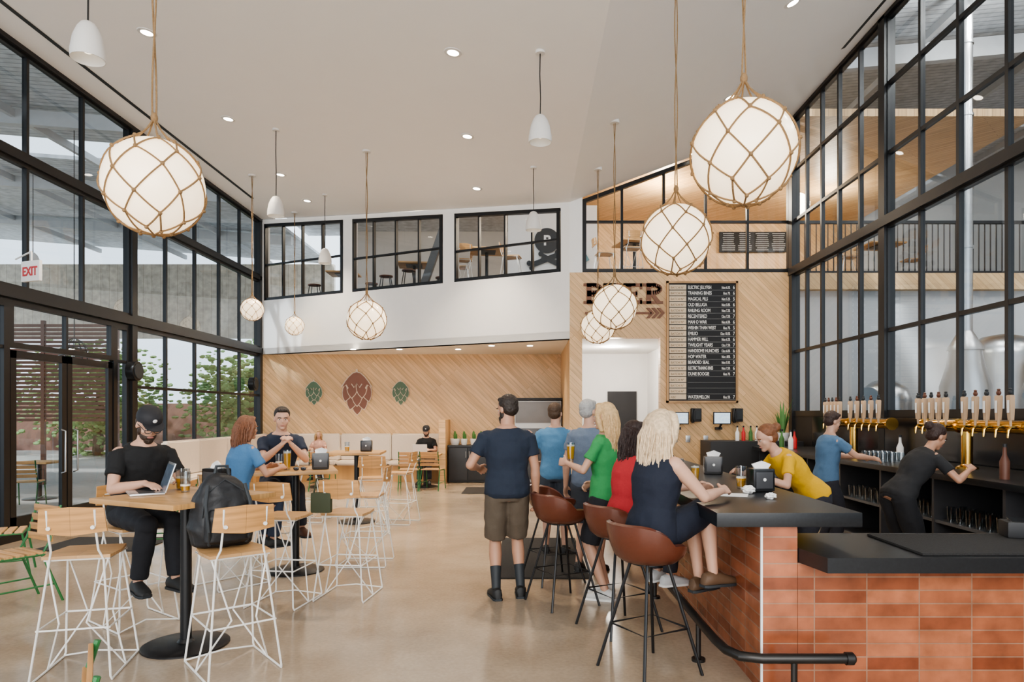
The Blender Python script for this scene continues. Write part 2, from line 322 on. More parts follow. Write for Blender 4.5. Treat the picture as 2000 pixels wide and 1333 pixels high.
# ------------------------------------------------------------ menu boards and sign
def menu_board():
    r=empty('menu_board',(0,0,0),label='tall black beer menu board with cream batch tags',cat='menu board')
    x0,x1,z0,z1=2.744,4.10,1.88,4.22; y=YB
    fr=B()
    for xx in (x0,x1): fr.box((xx,y-.03,(z0+z1)/2),(0.04,.06,z1-z0+.04))
    for zz in (z0,z1): fr.box(((x0+x1)/2,y-.03,zz),(x1-x0+.04,.06,0.04))
    obj('frame',fr,woodmat('oak frame',(0.5,0.3,0.14),(0.42,0.25,0.12)),r,smooth=False)
    obj('panel',B().box(((x0+x1)/2,y-.015,(z0+z1)/2),(x1-x0,.03,z1-z0)),mat('chalkboard black',(0.012,0.012,0.014),0.6),r,smooth=False)
    rows=[("ELECTRIC JELLYFISH","16oz 6.5% 6"),("TRAINING BINES","16oz 7% 6"),("MAGICAL PILS","16oz 5.2% 5"),("OLD BELUGA","16oz 5.8% 6"),("RAILING ROOM","16oz 7.2% 6"),("RECENTERED","12oz 7.5% 7"),("MAN O WAR","16oz 6.5% 6"),("WISHIN THAN WEST","16oz 7% 5"),("EMILIO","12oz 10.5% 7"),("HAMMER MILL","16oz 6.2% 6"),("TWILIGHT YEARS","12oz 7.5% 7"),("HANDSOME HUNCHES","12oz 6.8% 6"),("HOP WATER","16oz .00% 3"),("BEARDED SEAL","16oz 5.5% 5"),("ELECTRIC TRAINING BINES","16oz 7.5% 6"),("DUNE BOOGIE","16oz 7% 7"),("",""),("",""),("",""),("WATERMELON","16oz 5% 7")]
    n=len(rows); ph=(z1-z0-.08)/n
    M_tag=mat('cream tag',(0.70,0.56,0.40),0.6); M_ln=mat('faint grey line',(0.25,0.25,0.25),0.7)
    tg=B(); ln=B()
    for i in range(n):
        zc=z1-.04-ph*(i+.5); tg.box((x0+.20,y-.035,zc),(0.33,.01,ph*.86)); ln.box(((x0+x1)/2+.19,y-.031,zc-ph*.5),(x1-x0-.42,.003,.006))
        text('ABC' if i==n-1 else 'BATCH Nº',(x0+.06,y-.042,zc-.028),0.062,mat('tag ink',(0.3,0.2,0.12),0.7),r,sx=0.9)
        if rows[i][0]:
            k=min(1.0,15/len(rows[i][0])); text(rows[i][0],(x0+.40,y-.036,zc-.034),0.094,M_paper,r,sx=0.66*k,bold=.001)
            a_=rows[i][1].split(); text(a_[0]+' '+a_[1],(x1-.13,y-.036,zc-.032),0.075,M_paper,r,sx=0.55,align='RIGHT',bold=.0005); text(a_[2],(x1-.04,y-.036,zc-.035),0.095,M_paper,r,sx=0.7,align='RIGHT',bold=.001)
    obj('tag',tg,M_tag,r,smooth=False); obj('ruled_line',ln,M_ln,r,smooth=False)
menu_board()
sg=empty('wall_sign',(0,0,0),label='dark brown slab lettering reading BEER with arrow',cat='sign')
M_sgn=mat('dark brown sign metal',(0.20,0.088,0.048),0.5)
def slab(b,ch,x,z,w,h,t,y):
    def bar(x0,z0,x1,z1): b.box((x+(x0+x1)/2,y,z+(z0+z1)/2),(abs(x1-x0),.03,abs(z1-z0)))
    s=.03
    bar(-s,0,w*.62,t*.55); bar(-s,h-t*.55,w*.62,h) if ch in 'BE' else bar(-s,h-t*.55,w*.6,h)
    bar(.03,0,.03+t,h)
    if ch=='E':
        bar(-s,0,w,t*.7); bar(-s,h-t*.7,w,h); bar(w-.045,0,w,h*.28); bar(w-.045,h*.72,w,h); bar(.03,h/2-t*.35,w*.72,h/2+t*.35); bar(w*.62,h*.36,w*.72,h*.64)
    if ch in 'BR':
        arcs=[(h*.73,h*.27)] + ([(h*.27,h*.27)] if ch=='B' else [])
        for cz,r in arcs:
            pts=[V((x+w*.5+math.cos(a)*(w*.5-t*.4),y,z+cz+math.sin(a)*(r-t*.35))) for a in [rad(-90+18*i) for i in range(11)]]
            pts=[V((x+.05,y,pts[0].z))]+pts+[V((x+.05,y,pts[-1].z))]
            for p,q in zip(pts[:-1],pts[1:]):
                d=(q-p).normalized(); n=V((-d.z,0,d.x))*t*.42; b.beam(p-d*.01,q+d*.01,n,(0,.015,0))
    if ch=='R':
        b.beam((x+w*.45,y,z+h*.45),(x+w*.86,y,z),(t*.5,0,0),(0,.0149,0)); bar(w*.66,0,w*1.05,t*.55)
b=B(); w=.34
for i,ch in enumerate('BEER'): slab(b,ch,1.13+i*.39,3.80,w,.40,.095,YB-.02)
obj('lettering',b,M_sgn,sg,smooth=False)
b=B(); b.box((1.78,YB-.02,3.62),(1.3,.03,.04))
for k in range(3):
    xx=2.36+k*.105
    for s in (-1,1): b.beam((xx+.09,YB-.02,3.62),(xx,YB-.02,3.62+s*.10),(.034,0,0),(0,.015,0))
obj('arrow',b,M_sgn,sg,smooth=False)
r=empty('menu_board',(6.9,20.9,6.9),label='wide black menu board with rows of white writing upstairs',cat='menu board')
obj('panel',B().box((0,0,0),(2.05,.04,.62)),mat('chalkboard black',(0.012,0.012,0.014),0.6),r)
b=B()
for cx in (-.75,-.25,.28,.78):
    for i in range(9): b.box((cx,-.03,.25-i*.062),(.30+.12*random.random(),.01,.014))
obj('lettering',b,M_paper,r)
def hop(x,w,h,m,edge):
    r=empty('hop_wall_art',(x,YW-.005,gz(768,YW)),label='flat metal hop cone wall emblem, '+('russet brown' if w>.6 else 'muted green'),cat='wall art')
    pet=[(0,-.56),(.16,-.44),(.34,-.26),(.47,0),(.50,.26),(.42,.5),(-.42,.5),(-.50,.26),(-.47,0),(-.34,-.26),(-.16,-.44)]
    def petal(bb,cx,cz,pw,phh,y,rot=0,k=1.0):
        c_,s_=math.cos(rot),math.sin(rot); P=[]
        for a,e in pet:
            X_,Z_=a*pw*k,e*phh*k; P.append(((cx+X_*c_-Z_*s_),y,(cz+X_*s_+Z_*c_)))
        bb.prism(P,(0,-.006,0))
    lay=[(0,-.33,.34,.30,0),(-.17,-.20,.36,.34,-.22),(.17,-.20,.36,.34,.22),(0,-.12,.34,.34,0),(-.31,-.01,.34,.36,-.25),(.31,-.01,.34,.36,.25),(-.15,.06,.36,.34,-.06),(.15,.06,.36,.34,.06)]
    bk=B(); fr=B()
    for i,(cx,cz,pw,phh,ro) in enumerate(lay):
        y=-.002-i*.005; petal(bk,cx*w,cz*h,pw*w,phh*h,y,ro,1.0); petal(fr,cx*w,cz*h,pw*w,phh*h,y-.004,ro,.87)
    dome=[(0,.48),(.13,.45),(.27,.36),(.40,.24),(.50,.12),(.36,.17),(.28,.08),(.18,.20),(.09,.11),(0,.21)]
    def dm(k,dz):
        P=[(a*k,c*k+dz) for a,c in dome]; return P+[(-a,c) for a,c in reversed(P[1:-1])]
    bk.prism([(a*w,-.050,c*h) for a,c in dm(1.0,0)],(0,-.006,0)); fr.prism([(a*w,-.056,c*h) for a,c in dm(.88,.036)],(0,-.006,0))
    bk.box((0,-.05,.48*h),(.06*w,.02,.10*h))
    obj('outline_plate',bk,edge,r,smooth=False); obj('cone_scales',fr,m,r,smooth=False)
M_he=mat('pale line paint',(0.68,0.55,0.42),0.6)
hop(gx(614,YW),.46,.62,mat('sage green metal',(0.10,0.165,0.10),0.5),M_he); hop(gx(698,YW),.80,1.12,mat('russet metal',(0.24,0.105,0.07),0.5),M_he); hop(gx(783,YW),.46,.62,MATS['sage green metal'],M_he)
# ------------------------------------------------------------ banquettes etc
def banquette(p0,p1,n,label):
    p0=V(p0);p1=V(p1);n=V(n); u=(p1-p0).normalized(); L=(p1-p0).length
    r=empty('banquette',p0,label=label,cat='bench')
    P=lambda t,d,z:u*t+n*d+V((0,0,z))
    b=B(); b.beam(P(0,.28,.2),P(L,.28,.2),n*.25,(0,0,.2)); obj('plinth',b,M_top,r,smooth=False)
    k=max(1,round(L/1.3))
    for i in range(k):
        t0,t1=L*i/k+.006,L*(i+1)/k-.006
        s=B(); s.beam(P(t0,.33,.45),P(t1,.33,.45),n*.27,(0,0,.055)); bmesh.ops.bevel(s.bm,geom=s.bm.edges[:],offset=.03,segments=3,affect='EDGES'); obj('seat_cushion',s,M_cream,r)
        s=B(); s.beam(P(t0,.09,.82),P(t1,.09,.82),n*.07,(0,0,.33)); bmesh.ops.bevel(s.bm,geom=s.bm.edges[:],offset=.03,segments=3,affect='EDGES'); obj('back_cushion',s,M_cream,r)
banquette((XL+.8,YW,0),(-2.1,YW,0),(0,-1,0),'long cream upholstered banquette against the diagonal pine wall')
banquette((XL+.14,16.9,0),(XL+.14,12.1,0),(1,0,0),'cream upholstered banquette along the glazed wall')
b=B().box((-2.0,16.5,.75),(.16,1.0,1.5),bev=.01); obj('partition',b,MW_yz,label='low pine partition at the end of the banquette',cat='partition')
cab=empty('cabinet',(-1.42,16.6,0),label='black two-door base cabinet holding potted cactuses',cat='cabinet')
obj('body',B().box((0,0,.43),(.92,.7,.84)),M_blackm,cab,smooth=False)
for s in (-1,1):
    d=obj('door',B().box((s*.225,-.36,.45),(.43,.02,.76),bev=.004),mat('black door',(0.025,0.025,0.027),0.4),cab)
    obj('handle',B().cyl((s*.04,-.39,.6),(s*.04,-.39,.75),.008),M_steel,d)
obj('top',B().box((0,0,.87),(.96,.74,.04)),M_slab,cab)
def potplant(loc,kind,label,group=None,pr=.07):
    r=empty('potted_plant',loc,label=label,cat='plant',group=group)
    obj('pot',B().lathe([(pr*.7,0),(pr*.9,.05),(pr,.15),(pr*.9,.15),(pr*.85,.12)]),M_paper,r)
    b=B()
    if kind=='cactus':
        b.ell((0,0,.22),(.035,.035,.12)); b.ell((.04,0,.2),(.02,.02,.07))
    else:
        for i in range(16):
            a=random.random()*6.28; h=.35+.35*random.random(); o=V((math.cos(a),math.sin(a),0)); l=.08+.12*random.random(); w_=V((-o.y,o.x,0))*.022
            P=[o*.03+V((0,0,.12)),o*(.03+l*.4)+V((0,0,.12+h*.55)),o*(.03+l)+V((0,0,.12+h))]
            b.loft([[P[0]+w_,P[0]+o*.006,P[0]-w_],[P[1]+w_*1.3,P[1]+o*.006,P[1]-w_*1.3],[P[2]+w_*.1,P[2]+o*.002,P[2]-w_*.1]])
    obj('foliage',b,M_leaf,r); return r
for i,(x,p) in enumerate(((-1.75,.12),(-1.53,.085),(-1.3,.08),(-1.12,.07))): potplant((x,16.5,.89),'cactus','small cactus in a white pot on the black cabinet','potted cactuses',p)
fz=empty('ice_machine',(.25,16.45,0),label='stainless steel ice and beverage cooler',cat='appliance')
M_app=mat('satin grey steel',(0.42,0.42,0.42),0.45,0.6,scale=3)
obj('body',B().box((0,0,.98),(1.1,.8,1.94),bev=.02),M_app,fz)
obj('door',B().box((-.2,-.41,.7),(.6,.02,1.2),bev=.005),mat('cooler door',(0.05,.05,.055),.3),fz); obj('hood_panel',B().box((0,-.41,1.68),(1.06,.02,.5),bev=.005),mat('dark steel panel',(.16,.16,.17),.4),fz); obj('lid',B().box((0,0,1.99),(1.14,.84,.05),bev=.01),M_blackm,fz)
for (x,y,w_,d_) in ((-.98,14.6,.75,1.2),(.15,7.9,.95,2.2),(-5.3,8.6,1.3,.9)):
    obj('floor_mat',B().box((x,y,.006),(w_,d_,.012),bev=.003),M_mat,label='dark ribbed entrance mat on the concrete floor',cat='mat')
# ------------------------------------------------------------ lamps
def globe(x,y,z,R):
    r=empty('globe_pendant_lamp',(x,y,z),label='round opal glass pendant wrapped in knotted rope netting',cat='pendant lamp',group='rope netted globe pendants')
    obj('globe',B().ell((0,0,0),R*.97,seg=40,rings=24),M_globe,r)
    n=7; lats=[60,34,8,-20,-46,-72]; net=B(); off=random.random()
    def pt(i,j):
        a=2*math.pi*(j+(0.5 if i%2 else 0)+off)/n; la=rad(lats[i]+4*math.sin(j*2.3+i)); a+=.06*math.sin(i*3.1+j*1.7); return V((math.cos(la)*math.cos(a),math.cos(la)*math.sin(a),math.sin(la)))
    def arc(a,c):
        net.tube([a.lerp(c,k/5).normalized()*R for k in range(6)],R*.018,seg=6)
    for i in range(len(lats)):
        for j in range(n):
            net.ell(pt(i,j)*R*1.01,R*.042,seg=7,rings=5)
            if i+1<len(lats):
                j2=(j,(j-1)%n) if i%2==0 else (j,(j+1)%n)
                for jj in j2: arc(pt(i,j),pt(i+1,jj))
    top=V((0,0,R*1.42))
    for j in range(n):
        a=pt(0,j); m_=a.lerp(V((0,0,1)),.45).normalized()*R*1.06; net.tube([a*R,m_,m_.lerp(top,.5)*.97,top],R*.018,seg=6)
        c=pt(len(lats)-1,j); net.tube([c*R,V((0,0,-R*1.0))],R*.018,seg=6)
    net.ell(V((0,0,R*1.42)),(R*.07,R*.07,R*.11))
    obj('rope_net',net,M_rope,r)
    cz=ceilz(x)-z; rp=B(); N=max(8,int((cz-R*1.4)/.12))
    for ph in (0,math.pi):
        rp.tube([(math.cos(ph+k*.5)*.012,math.sin(ph+k*.5)*.012,R*1.42+(cz-R*1.42)*k/N) for k in range(N+1)],.006,seg=6)
    obj('rope',rp,M_rope,r); obj('canopy',B().cyl((0,0,cz-.03),(0,0,cz+.02),.07),M_shade,r)
for g in ((-2.35,4.3,3.08,.305),(1.345,4.24,3.27,.325),(1.39,6.38,3.28,.33),(1.29,10.1,3.23,.335),(1.24,12.0,3.18,.30),(-2.73,11.6,3.24,.335),(-5.43,13.47,3.70,.222),(-5.45,15.98,3.70,.22)): globe(*g)
def bell(x,y,z,rr=.135):
    r=empty('bell_pendant_lamp',(x,y,z),label='matte white bell shaped pendant lamp on a black cord',cat='pendant lamp',group='white bell pendants')
    k=rr/.135; prof=[(.03,.17),(.055,.155),(.085,.11),(.115,.03),(.135,-.09),(.133,-.15),(.127,-.15),(.12,-.03),(.08,.09),(.02,.13)]
    obj('lamp_shade',B().lathe([(a*k,c*k) for a,c in prof]),M_shade,r)
    obj('bulb',B().ell((0,0,-.05*k),.05*k),mat('warm bulb',(1,.9,.75),.4,emit=1.5),r)
    cz=ceilz(x)-z; obj('cord',B().tube([(0,0,.16*k),(.004,0,cz*.4),(-.004,0,cz*.7),(0,0,cz)],.007,seg=6),M_black,r); obj('canopy',B().cyl((0,0,cz-.03),(0,0,cz+.02),.055),M_shade,r)
for p in ((gx(172,5.6),5.6,gz(82,5.6),.13),(-4.05,11,4.98),(.149,7.93,4.95),(.105,11.66,4.93),(-4.25,14.34,4.95)): bell(*p)
def ceilhit(px,py):
    k=(px-CX)/FP; t=(CY-py)/FP
    Y=(5.80+.83*.0893-EH)/(t+.0893*k)
    if k*Y>.83: Y=(5.80-.83*.3752-EH)/(t-.3752*k)
    return k*Y,Y
for px,py in ((287,63),(446,232),(548,341),(885,102),(913,266),(931,368),(1425,190),(1548,5),(1335,330),(600,392)):
    x,y=ceilhit(px,py); y=min(y,13.2 if x>0 else y); z=ceilz(x); sl=math.atan(.0893) if x<.83 else -math.atan(.3752)
    r=empty('recessed_downlight',(x,y,z),label='recessed round ceiling downlight',cat='ceiling light',group='recessed ceiling downlights'); r.rotation_euler=(0,sl,0)
    obj('trim_ring',B().lathe([(.07,.0),(.07,-.012),(.105,-.008),(.11,.0)]),M_shade,r); obj('lens',B().cyl((0,0,-.006),(0,0,.0),.068),M_lamp,r)
    l=bpy.data.lights.new('spot','SPOT'); l.energy=430; l.color=(1,.85,.67); l.spot_size=rad(95); l.spot_blend=.8; l.shadow_soft_size=.08
    lo=bpy.data.objects.new('downlight_beam',l); COL.objects.link(lo); lo.location=(0,0,-.03); lo.parent=r
for px in (690,780,895,1035,960):
    Y=15.6; x=gx(px,Y)
    if px>900: Y=14.8; x=gx(px,Y)
    r=empty('recessed_downlight',(x,Y,3.12),label='small recessed downlight in the soffit',cat='ceiling light',group='soffit downlights')
    obj('lens',B().cyl((0,0,-.008),(0,0,.0),.06),M_lamp,r)
    l=bpy.data.lights.new('spot','SPOT'); l.energy=80; l.color=(1,.84,.64); l.spot_size=rad(120); l.spot_blend=.9; l.shadow_soft_size=.05
    lo=bpy.data.objects.new('downlight_beam',l); COL.objects.link(lo); lo.location=(0,0,-.03); lo.parent=r
ex=(gx(62,8.3),8.3,gz(530,8.3))
r=empty('exit_sign',ex,rz=rad(-20),label='white hanging exit sign with red letters',cat='sign')
obj('housing',B().box((0,0,0),(.32,.04,.25),bev=.01),M_paper,r); text('EXIT',(0,-.024,-.055),.15,M_red,r,align='CENTER',bold=.004,sx=.85)
obj('stem',B().tube([(0,0,.12),(0,0,.24),(-.62,.22,.24)],.01),M_paper,r)
for y in (11.3,16.2):
    r=empty('wall_speaker',(XL+.2,y,2.35),label='round black wall speaker on the window post',cat='speaker')
    obj('body',B().cyl((-.1,0,0),(.03,0,0),.16),M_black,r); obj('grille',B().cyl((.03,0,0),(.045,0,0),.12),M_dk,r)
# ------------------------------------------------------------ furniture
def barchair():
    r=empty('bar_chair',(0,0,0),label='white wire bar chair with plywood seat and back',cat='chair',group='white wire bar chairs')
    s=B(); s.prism([(-.19,-.18,.745),(-.2,.0,.745),(-.17,.2,.745),(.17,.2,.745),(.2,.0,.745),(.19,-.18,.745)],(0,0,.02)); obj('seat',s,M_seat,r)
    rg=[]
    for i in range(9):
        x=-.19+.38*i/8; y=-.235+.03*(1-(x/.19)**2)*-1; tp=.02*abs(x/.19)
        rg.append([V((x,y,.90+tp)),V((x,y+.012,.90+tp)),V((x*.93,y-.02+.012,1.08-tp*.6)),V((x*.93,y-.02,1.08-tp*.6))])
    b=B().loft(rg); obj('backrest',b,M_seatv,r)
    for sx in (-1,1): obj('bolt',B().cyl((sx*.12,-.27,.95),(sx*.12,-.235,.95),.012),M_wire,r)
    f=B(); R=.007
    f.tube([(-.18,-.16,.738),(-.18,.17,.738),(.18,.17,.738),(.18,-.16,.738)],R,closed=True)
    for sx in (-1,1):
        f.tube([(sx*.16,.14,.735),(sx*.22,.27,.03),(sx*.225,.26,.008),(sx*.225,-.26,.008),(sx*.22,-.27,.03),(sx*.15,-.17,.735),(sx*.13,-.2,.80),(sx*.13,-.245,.93),(sx*.13,-.265,1.06)],R)
        f.tube([(sx*.17,.15,.735),(sx*.075,.24,.30),(sx*.225,.0,.01),(sx*.075,-.23,.36),(sx*.17,-.15,.735)],R*.85)
        f.tube([(sx*.197,.215,.32),(sx*.2,-.225,.32)],R*.85)
    f.tube([(-.197,.215,.32),(.197,.215,.32)],R); f.tube([(-.2,-.225,.32),(.2,-.225,.32)],R*.85)
    f.tube([(-.222,.262,.012),(0,.2,.05),(.222,.262,.012)],R*.85); f.tube([(-.13,-.256,1.0),(.13,-.256,1.0)],R*.8)
    obj('wire_frame',f,M_wire,r); return r
BC=barchair(); BC.location=(-2.85,4.42,0); BC.rotation_euler=(0,0,rad(14))
CH=[(-1.93,4.47,40),(-3.12,5.42,-127+0),(-2.13,5.98,-8),(-1.62,6.2,-6),(-2.85,6.6,-37),(-2.83,7.75,-149),(-1.78,7.5,90),(-1.95,10.3,80),(-2.15,9.5,10),(-3.35,10.5,-90)]
for x,y,a in CH: dup(BC,(x,y,0),rad(a))
BC['label']='empty white wire bar chair beside the laptop table'
def hightable(loc,w,d,rz,label,h=1.07):
    r=empty('high_table',loc,rz=rz,label=label,cat='table')
    obj('table_top',B().box((0,0,h-.018),(w,d,.036),bev=.005),M_top,r,smooth=True)
    obj('base',B().lathe([(.29,0),(.29,.012),(.26,.022),(.06,.03),(.045,.05)],seg=40),M_black,r)
    obj('column',B().cyl((0,0,.03),(0,0,h-.05),.038),M_black,r); obj('mounting_plate',B().box((0,0,h-.045),(.4,.4,.02)),M_black,r); return r
hightable((-2.43,4.86,0),.86,.84,rad(-26),'square butcher block high table holding a laptop')
T2=hightable((-2.43,7.16,0),.80,.78,rad(20),'square butcher block high table with beers and napkin dispenser')
hightable((-2.6,10.4,0),.80,.78,rad(5),'square butcher block high table with a napkin dispenser')
LT=hightable((-2.3,15.35,0),.7,.65,0,'low wooden cafe table in front of the banquette',.74)
hightable((-4.6,15.3,0),.7,.65,0,'low wooden cafe table in front of the banquette',.74)
def greenchair():
    r=empty('slat_chair',(0,0,0),label='low outdoor chair with wooden slats and green metal frame',cat='chair',group='green slat chairs')
    s=B()
    for i in range(5): s.box((0,-.17+i*.085,.445),(.42,.065,.018),bev=.004)
    obj('seat',s,M_seat,r)
    s=B()
    for i in range(4): s.box((0,-.245-i*.018,.56+i*.08),(.42,.016,.06),bev=.004)
    obj('backrest',s,M_seatv,r)
    f=B()
    for sx in (-1,1):
        f.tube([(sx*.2,.2,.43),(sx*.21,.27,.0)],.011); f.tube([(sx*.21,-.33,.0),(sx*.2,-.17,.43),(sx*.2,-.235,.55),(sx*.2,-.32,.84)],.011); f.tube([(sx*.2,.2,.43),(sx*.2,-.19,.43)],.011)
        f.tube([(sx*.207,.245,.16),(sx*.207,-.27,.16)],.008)
    f.tube([(-.2,.2,.43),(.2,.2,.43)],.011)
    obj('frame',f,M_green,r); return r
GC=greenchair(); GC.location=(-4.45,5.85,0); GC.rotation_euler=(0,0,rad(150))
for x,y,a in ((-5.4,7.0,-60),(-1.70,2.10,122),(-2.55,14.75,5),(-2.05,14.8,-8),(-4.4,14.7,0),(-4.4,8.3,100)): dup(GC,(x,y,0),rad(a))
def barstool():
    r=empty('bar_stool',(0,0,0),label='brown leather bucket bar stool on thin black legs',cat='stool',group='brown leather bar stools')
    N=28
    def surf(off):
        rings=[]
        for u,(rr,zz) in enumerate(((.02,.715),(.10,.712),(.165,.722),(.21,.76),(.24,.84),(.255,.91),(.258,.965))):
            ring=[]
            for k in range(N):
                a=2*math.pi*k/N; back=max(0,-math.sin(a)); side=abs(math.cos(a))
                hgt=min(1,(.12+.95*back**.8+.30*side**2)) if u>2 else 1
                z=.76+(zz-.76)*hgt if u>2 else zz
                rx=rr if u<=2 else .21+(rr-.21)*hgt
                ring.append(V((rx*math.cos(a)*(1+off),rx*math.sin(a)*(.95+off),z-off*.12)))
            rings.append(ring)
        return rings
    o=surf(.09); i=surf(0.0)
    for j in range(len(i)):
        for k in range(N):
            if j<3: i[j][k].z+=.05
    b=B().loft(o+list(reversed(i))); obj('bucket_seat',b,M_leather,r)
    for sx in (-1,1):
        for sy in (-1,1): obj('leg',B().tube([(sx*.08,sy*.08,.71),(sx*.235,sy*.235,.0)],.0105),M_black,r)
    obj('footrest',B().tube([(sx*.175,sy*.175,.29) for sx,sy in ((-1,-1),(1,-1),(1,1),(-1,1))],.008,closed=True),M_black,r)
    obj('under_frame',B().cyl((0,0,.69),(0,0,.70),.12),M_black,r); return r
BS=barstool(); BS.location=(.78,4.38,0); BS.rotation_euler=(0,0,rad(-60))
for x,y,a in ((.70,5.25,-62),(.30,5.95,-62),(.25,6.75,-65)): dup(BS,(x,y,0),rad(a))
# ------------------------------------------------------------ bar
TC1,TC2,TCM=(0.25,0.07,0.032),(0.47,0.17,0.085),(0.36,0.20,0.13)
MB_xz=brickmat('glazed terracotta tile front',(0,2),.309,.0785,.0042,TC1,TC2,TCM,offset=0,rough=.2,nscale=7,off=(-.145,0.02),bump=.7,nv=(.72,1.18))
MB_yz=brickmat('glazed terracotta tile side',(1,2),.309,.0785,.0042,TC1,TC2,TCM,offset=0,rough=.2,nscale=7,off=(0,0.02),bump=.7,nv=(.72,1.18))
bar=empty('bar_counter',label='terracotta tiled bar base wrapping the corner',cat='bar counter')
fmf=lambda f:0 if abs(f.normal.y)>.7 else 1
b=B(); b.box((1.485,6.76,.493),(.21,5.48,.986)); obj('tiled_base',b,[MB_xz,MB_yz],bar,smooth=False,fm=fmf)
b=B(); b.box((3.365,4.12,.385),(3.545,.2,.77)); obj('tiled_front',b,[MB_xz,MB_yz],bar,smooth=False,fm=fmf)
obj('corner_trim',B().box((1.378,4.018,.493),(.012,.012,.986)),M_paper,bar,smooth=False)
obj('inner_panel',B().box((1.62,6.9,.493),(.05,5.2,.98)),M_blackm,bar)
obj('bar_worktop',B().box((1.53,6.72,1.028),(.85,5.48,.084),bev=.006),M_slab,label='thick black stone bar top on the tiled base',cat='countertop')
b=B(); b.prism([(1.594,4.52,.773),(1.594,4.02,.773),(1.645,3.74,.773),(5.1,3.74,.773),(5.1,4.52,.773)],(0,0,.084)); obj('lower_worktop',b,M_slab,label='lower black stone counter at the bar end',cat='countertop',smooth=False)
obj('drain_mat',B().box((3.3,4.11,.865),(2.2,.62,.014),bev=.003),M_mat,label='black rubber drain mat on the lower counter',cat='mat')
cr_=empty('card_reader',(3.12,4.3,.873),rz=rad(-15),label='small black payment terminal on the lower counter',cat='card reader')
obj('body',B().box((0,0,.05),(.22,.16,.10),bev=.015),M_blackm,cr_); obj('screen',B().box((0,-.02,.105),(.16,.09,.008),R=Matrix.Rotation(rad(12),3,'X')),M_screen,cr_)
fr=empty('foot_rail',label='dark steel pipe foot rail around the bar base',cat='foot rail')
M_pipe=mat('gunmetal pipe',(0.05,0.047,0.045),.35,.7)
obj('rail',B().tube([(1.14,9.2,.27),(1.14,4.5,.27),(1.145,4.15,.27),(1.16,3.98,.27),(1.21,3.88,.27),(1.32,3.84,.27),(1.80,3.84,.27)],.028,seg=16).cyl((1.79,3.84,.27),(1.83,3.84,.27),.036).ell((1.83,3.84,.27),(.02,.03,.03)),M_pipe,fr)
for (x,y) in ((1.14,4.55),(1.14,6.1),(1.14,7.6),(1.14,9.0),(1.5,3.84)): obj('bracket',B().tube([(x,y,.27),(x,y,.0)],.018).cyl((x,y,0),(x,y,.02),.045),M_pipe,fr)
bb=empty('back_bar_counter',label='black back bar with open shelves of glassware',cat='counter')
X0,X1=4.12,5.14
b=B(); b.box((X1-.03,8.6,.495),(.04,7.4,.99)); b.box(((X0+X1)/2,8.6,.06),(X1-X0-.06,7.4,.12))
for i in range(8): b.box(((X0+X1)/2+.02,4.92+i*1.05,.55),(X1-X0-.06,.04,.86))
obj('carcass',b,mat('back bar laminate',(0.06,0.06,0.065),.4),bb,smooth=False)
obj('shelf',B().box(((X0+X1)/2+.02,8.6,.55),(X1-X0-.08,7.36,.03)),mat('shelf laminate',(0.12,0.12,0.125),.4),bb,smooth=False)
obj('bar_worktop',B().box(((X0+X1)/2-.03,8.6,1.025),(X1-X0+.06,7.46,.06),bev=.005),M_slab,label='long black stone back bar top',cat='countertop')
b=B().box((X1+.01,8.6,1.33),(.03,7.4,.52)); obj('backsplash',b,mat('black glass splash',(0.015,.015,.017),.15),bb,smooth=False)
def cup(loc,h=.15,r=.038,fill=0.0,label='clear pint glass',group=None,mug=False,lev=.9):
    o=empty('pint_glass' if not mug else 'beer_mug',loc,label=label,cat='glass',group=group)
    obj('glass',B().lathe([(r*.8,0),(r*.86,h*.3),(r,h),(r*.94,h),(r*.8,h*.3),(r*.72,.012)],seg=18),M_cup,o)
    if fill: obj('beer',B().lathe([(r*.70,.013),(r*.77,h*.3),(r*.9,h*fill),(r*.5,h*fill+.001)],seg=18),M_beer,o); obj('foam',B().cyl((0,0,h*fill),(0,0,h*(fill+.08)),r*.9),M_foam,o)
    return o
g0=cup((4.35,5.3,.566),label='empty pint glass on the back bar shelf',group='glasses on the back bar shelves')
for bay in range(7):
    ya=4.92+bay*1.05
    for iy in range(6):
        for ix in range(2):
            for z in (.566,.121):
                if z<.2 and bay%2: continue
                dup(g0,(4.24+ix*.12,ya+.14+iy*.145,z))
g1=cup((4.45,5.95,1.056),h=.12,r=.045,label='stemless tasting glass on the back bar',group='tasting glasses by the taps')
for i in range(5):
    for j in range(3): dup(g1,(4.3+j*.11,8.25+i*.11,1.056))
for i in range(3):
    for j in range(2): dup(g1,(4.35+j*.11,5.5+i*.12,1.056))
M_th=mat('tan wood handle',(0.52,0.36,0.23),.45)
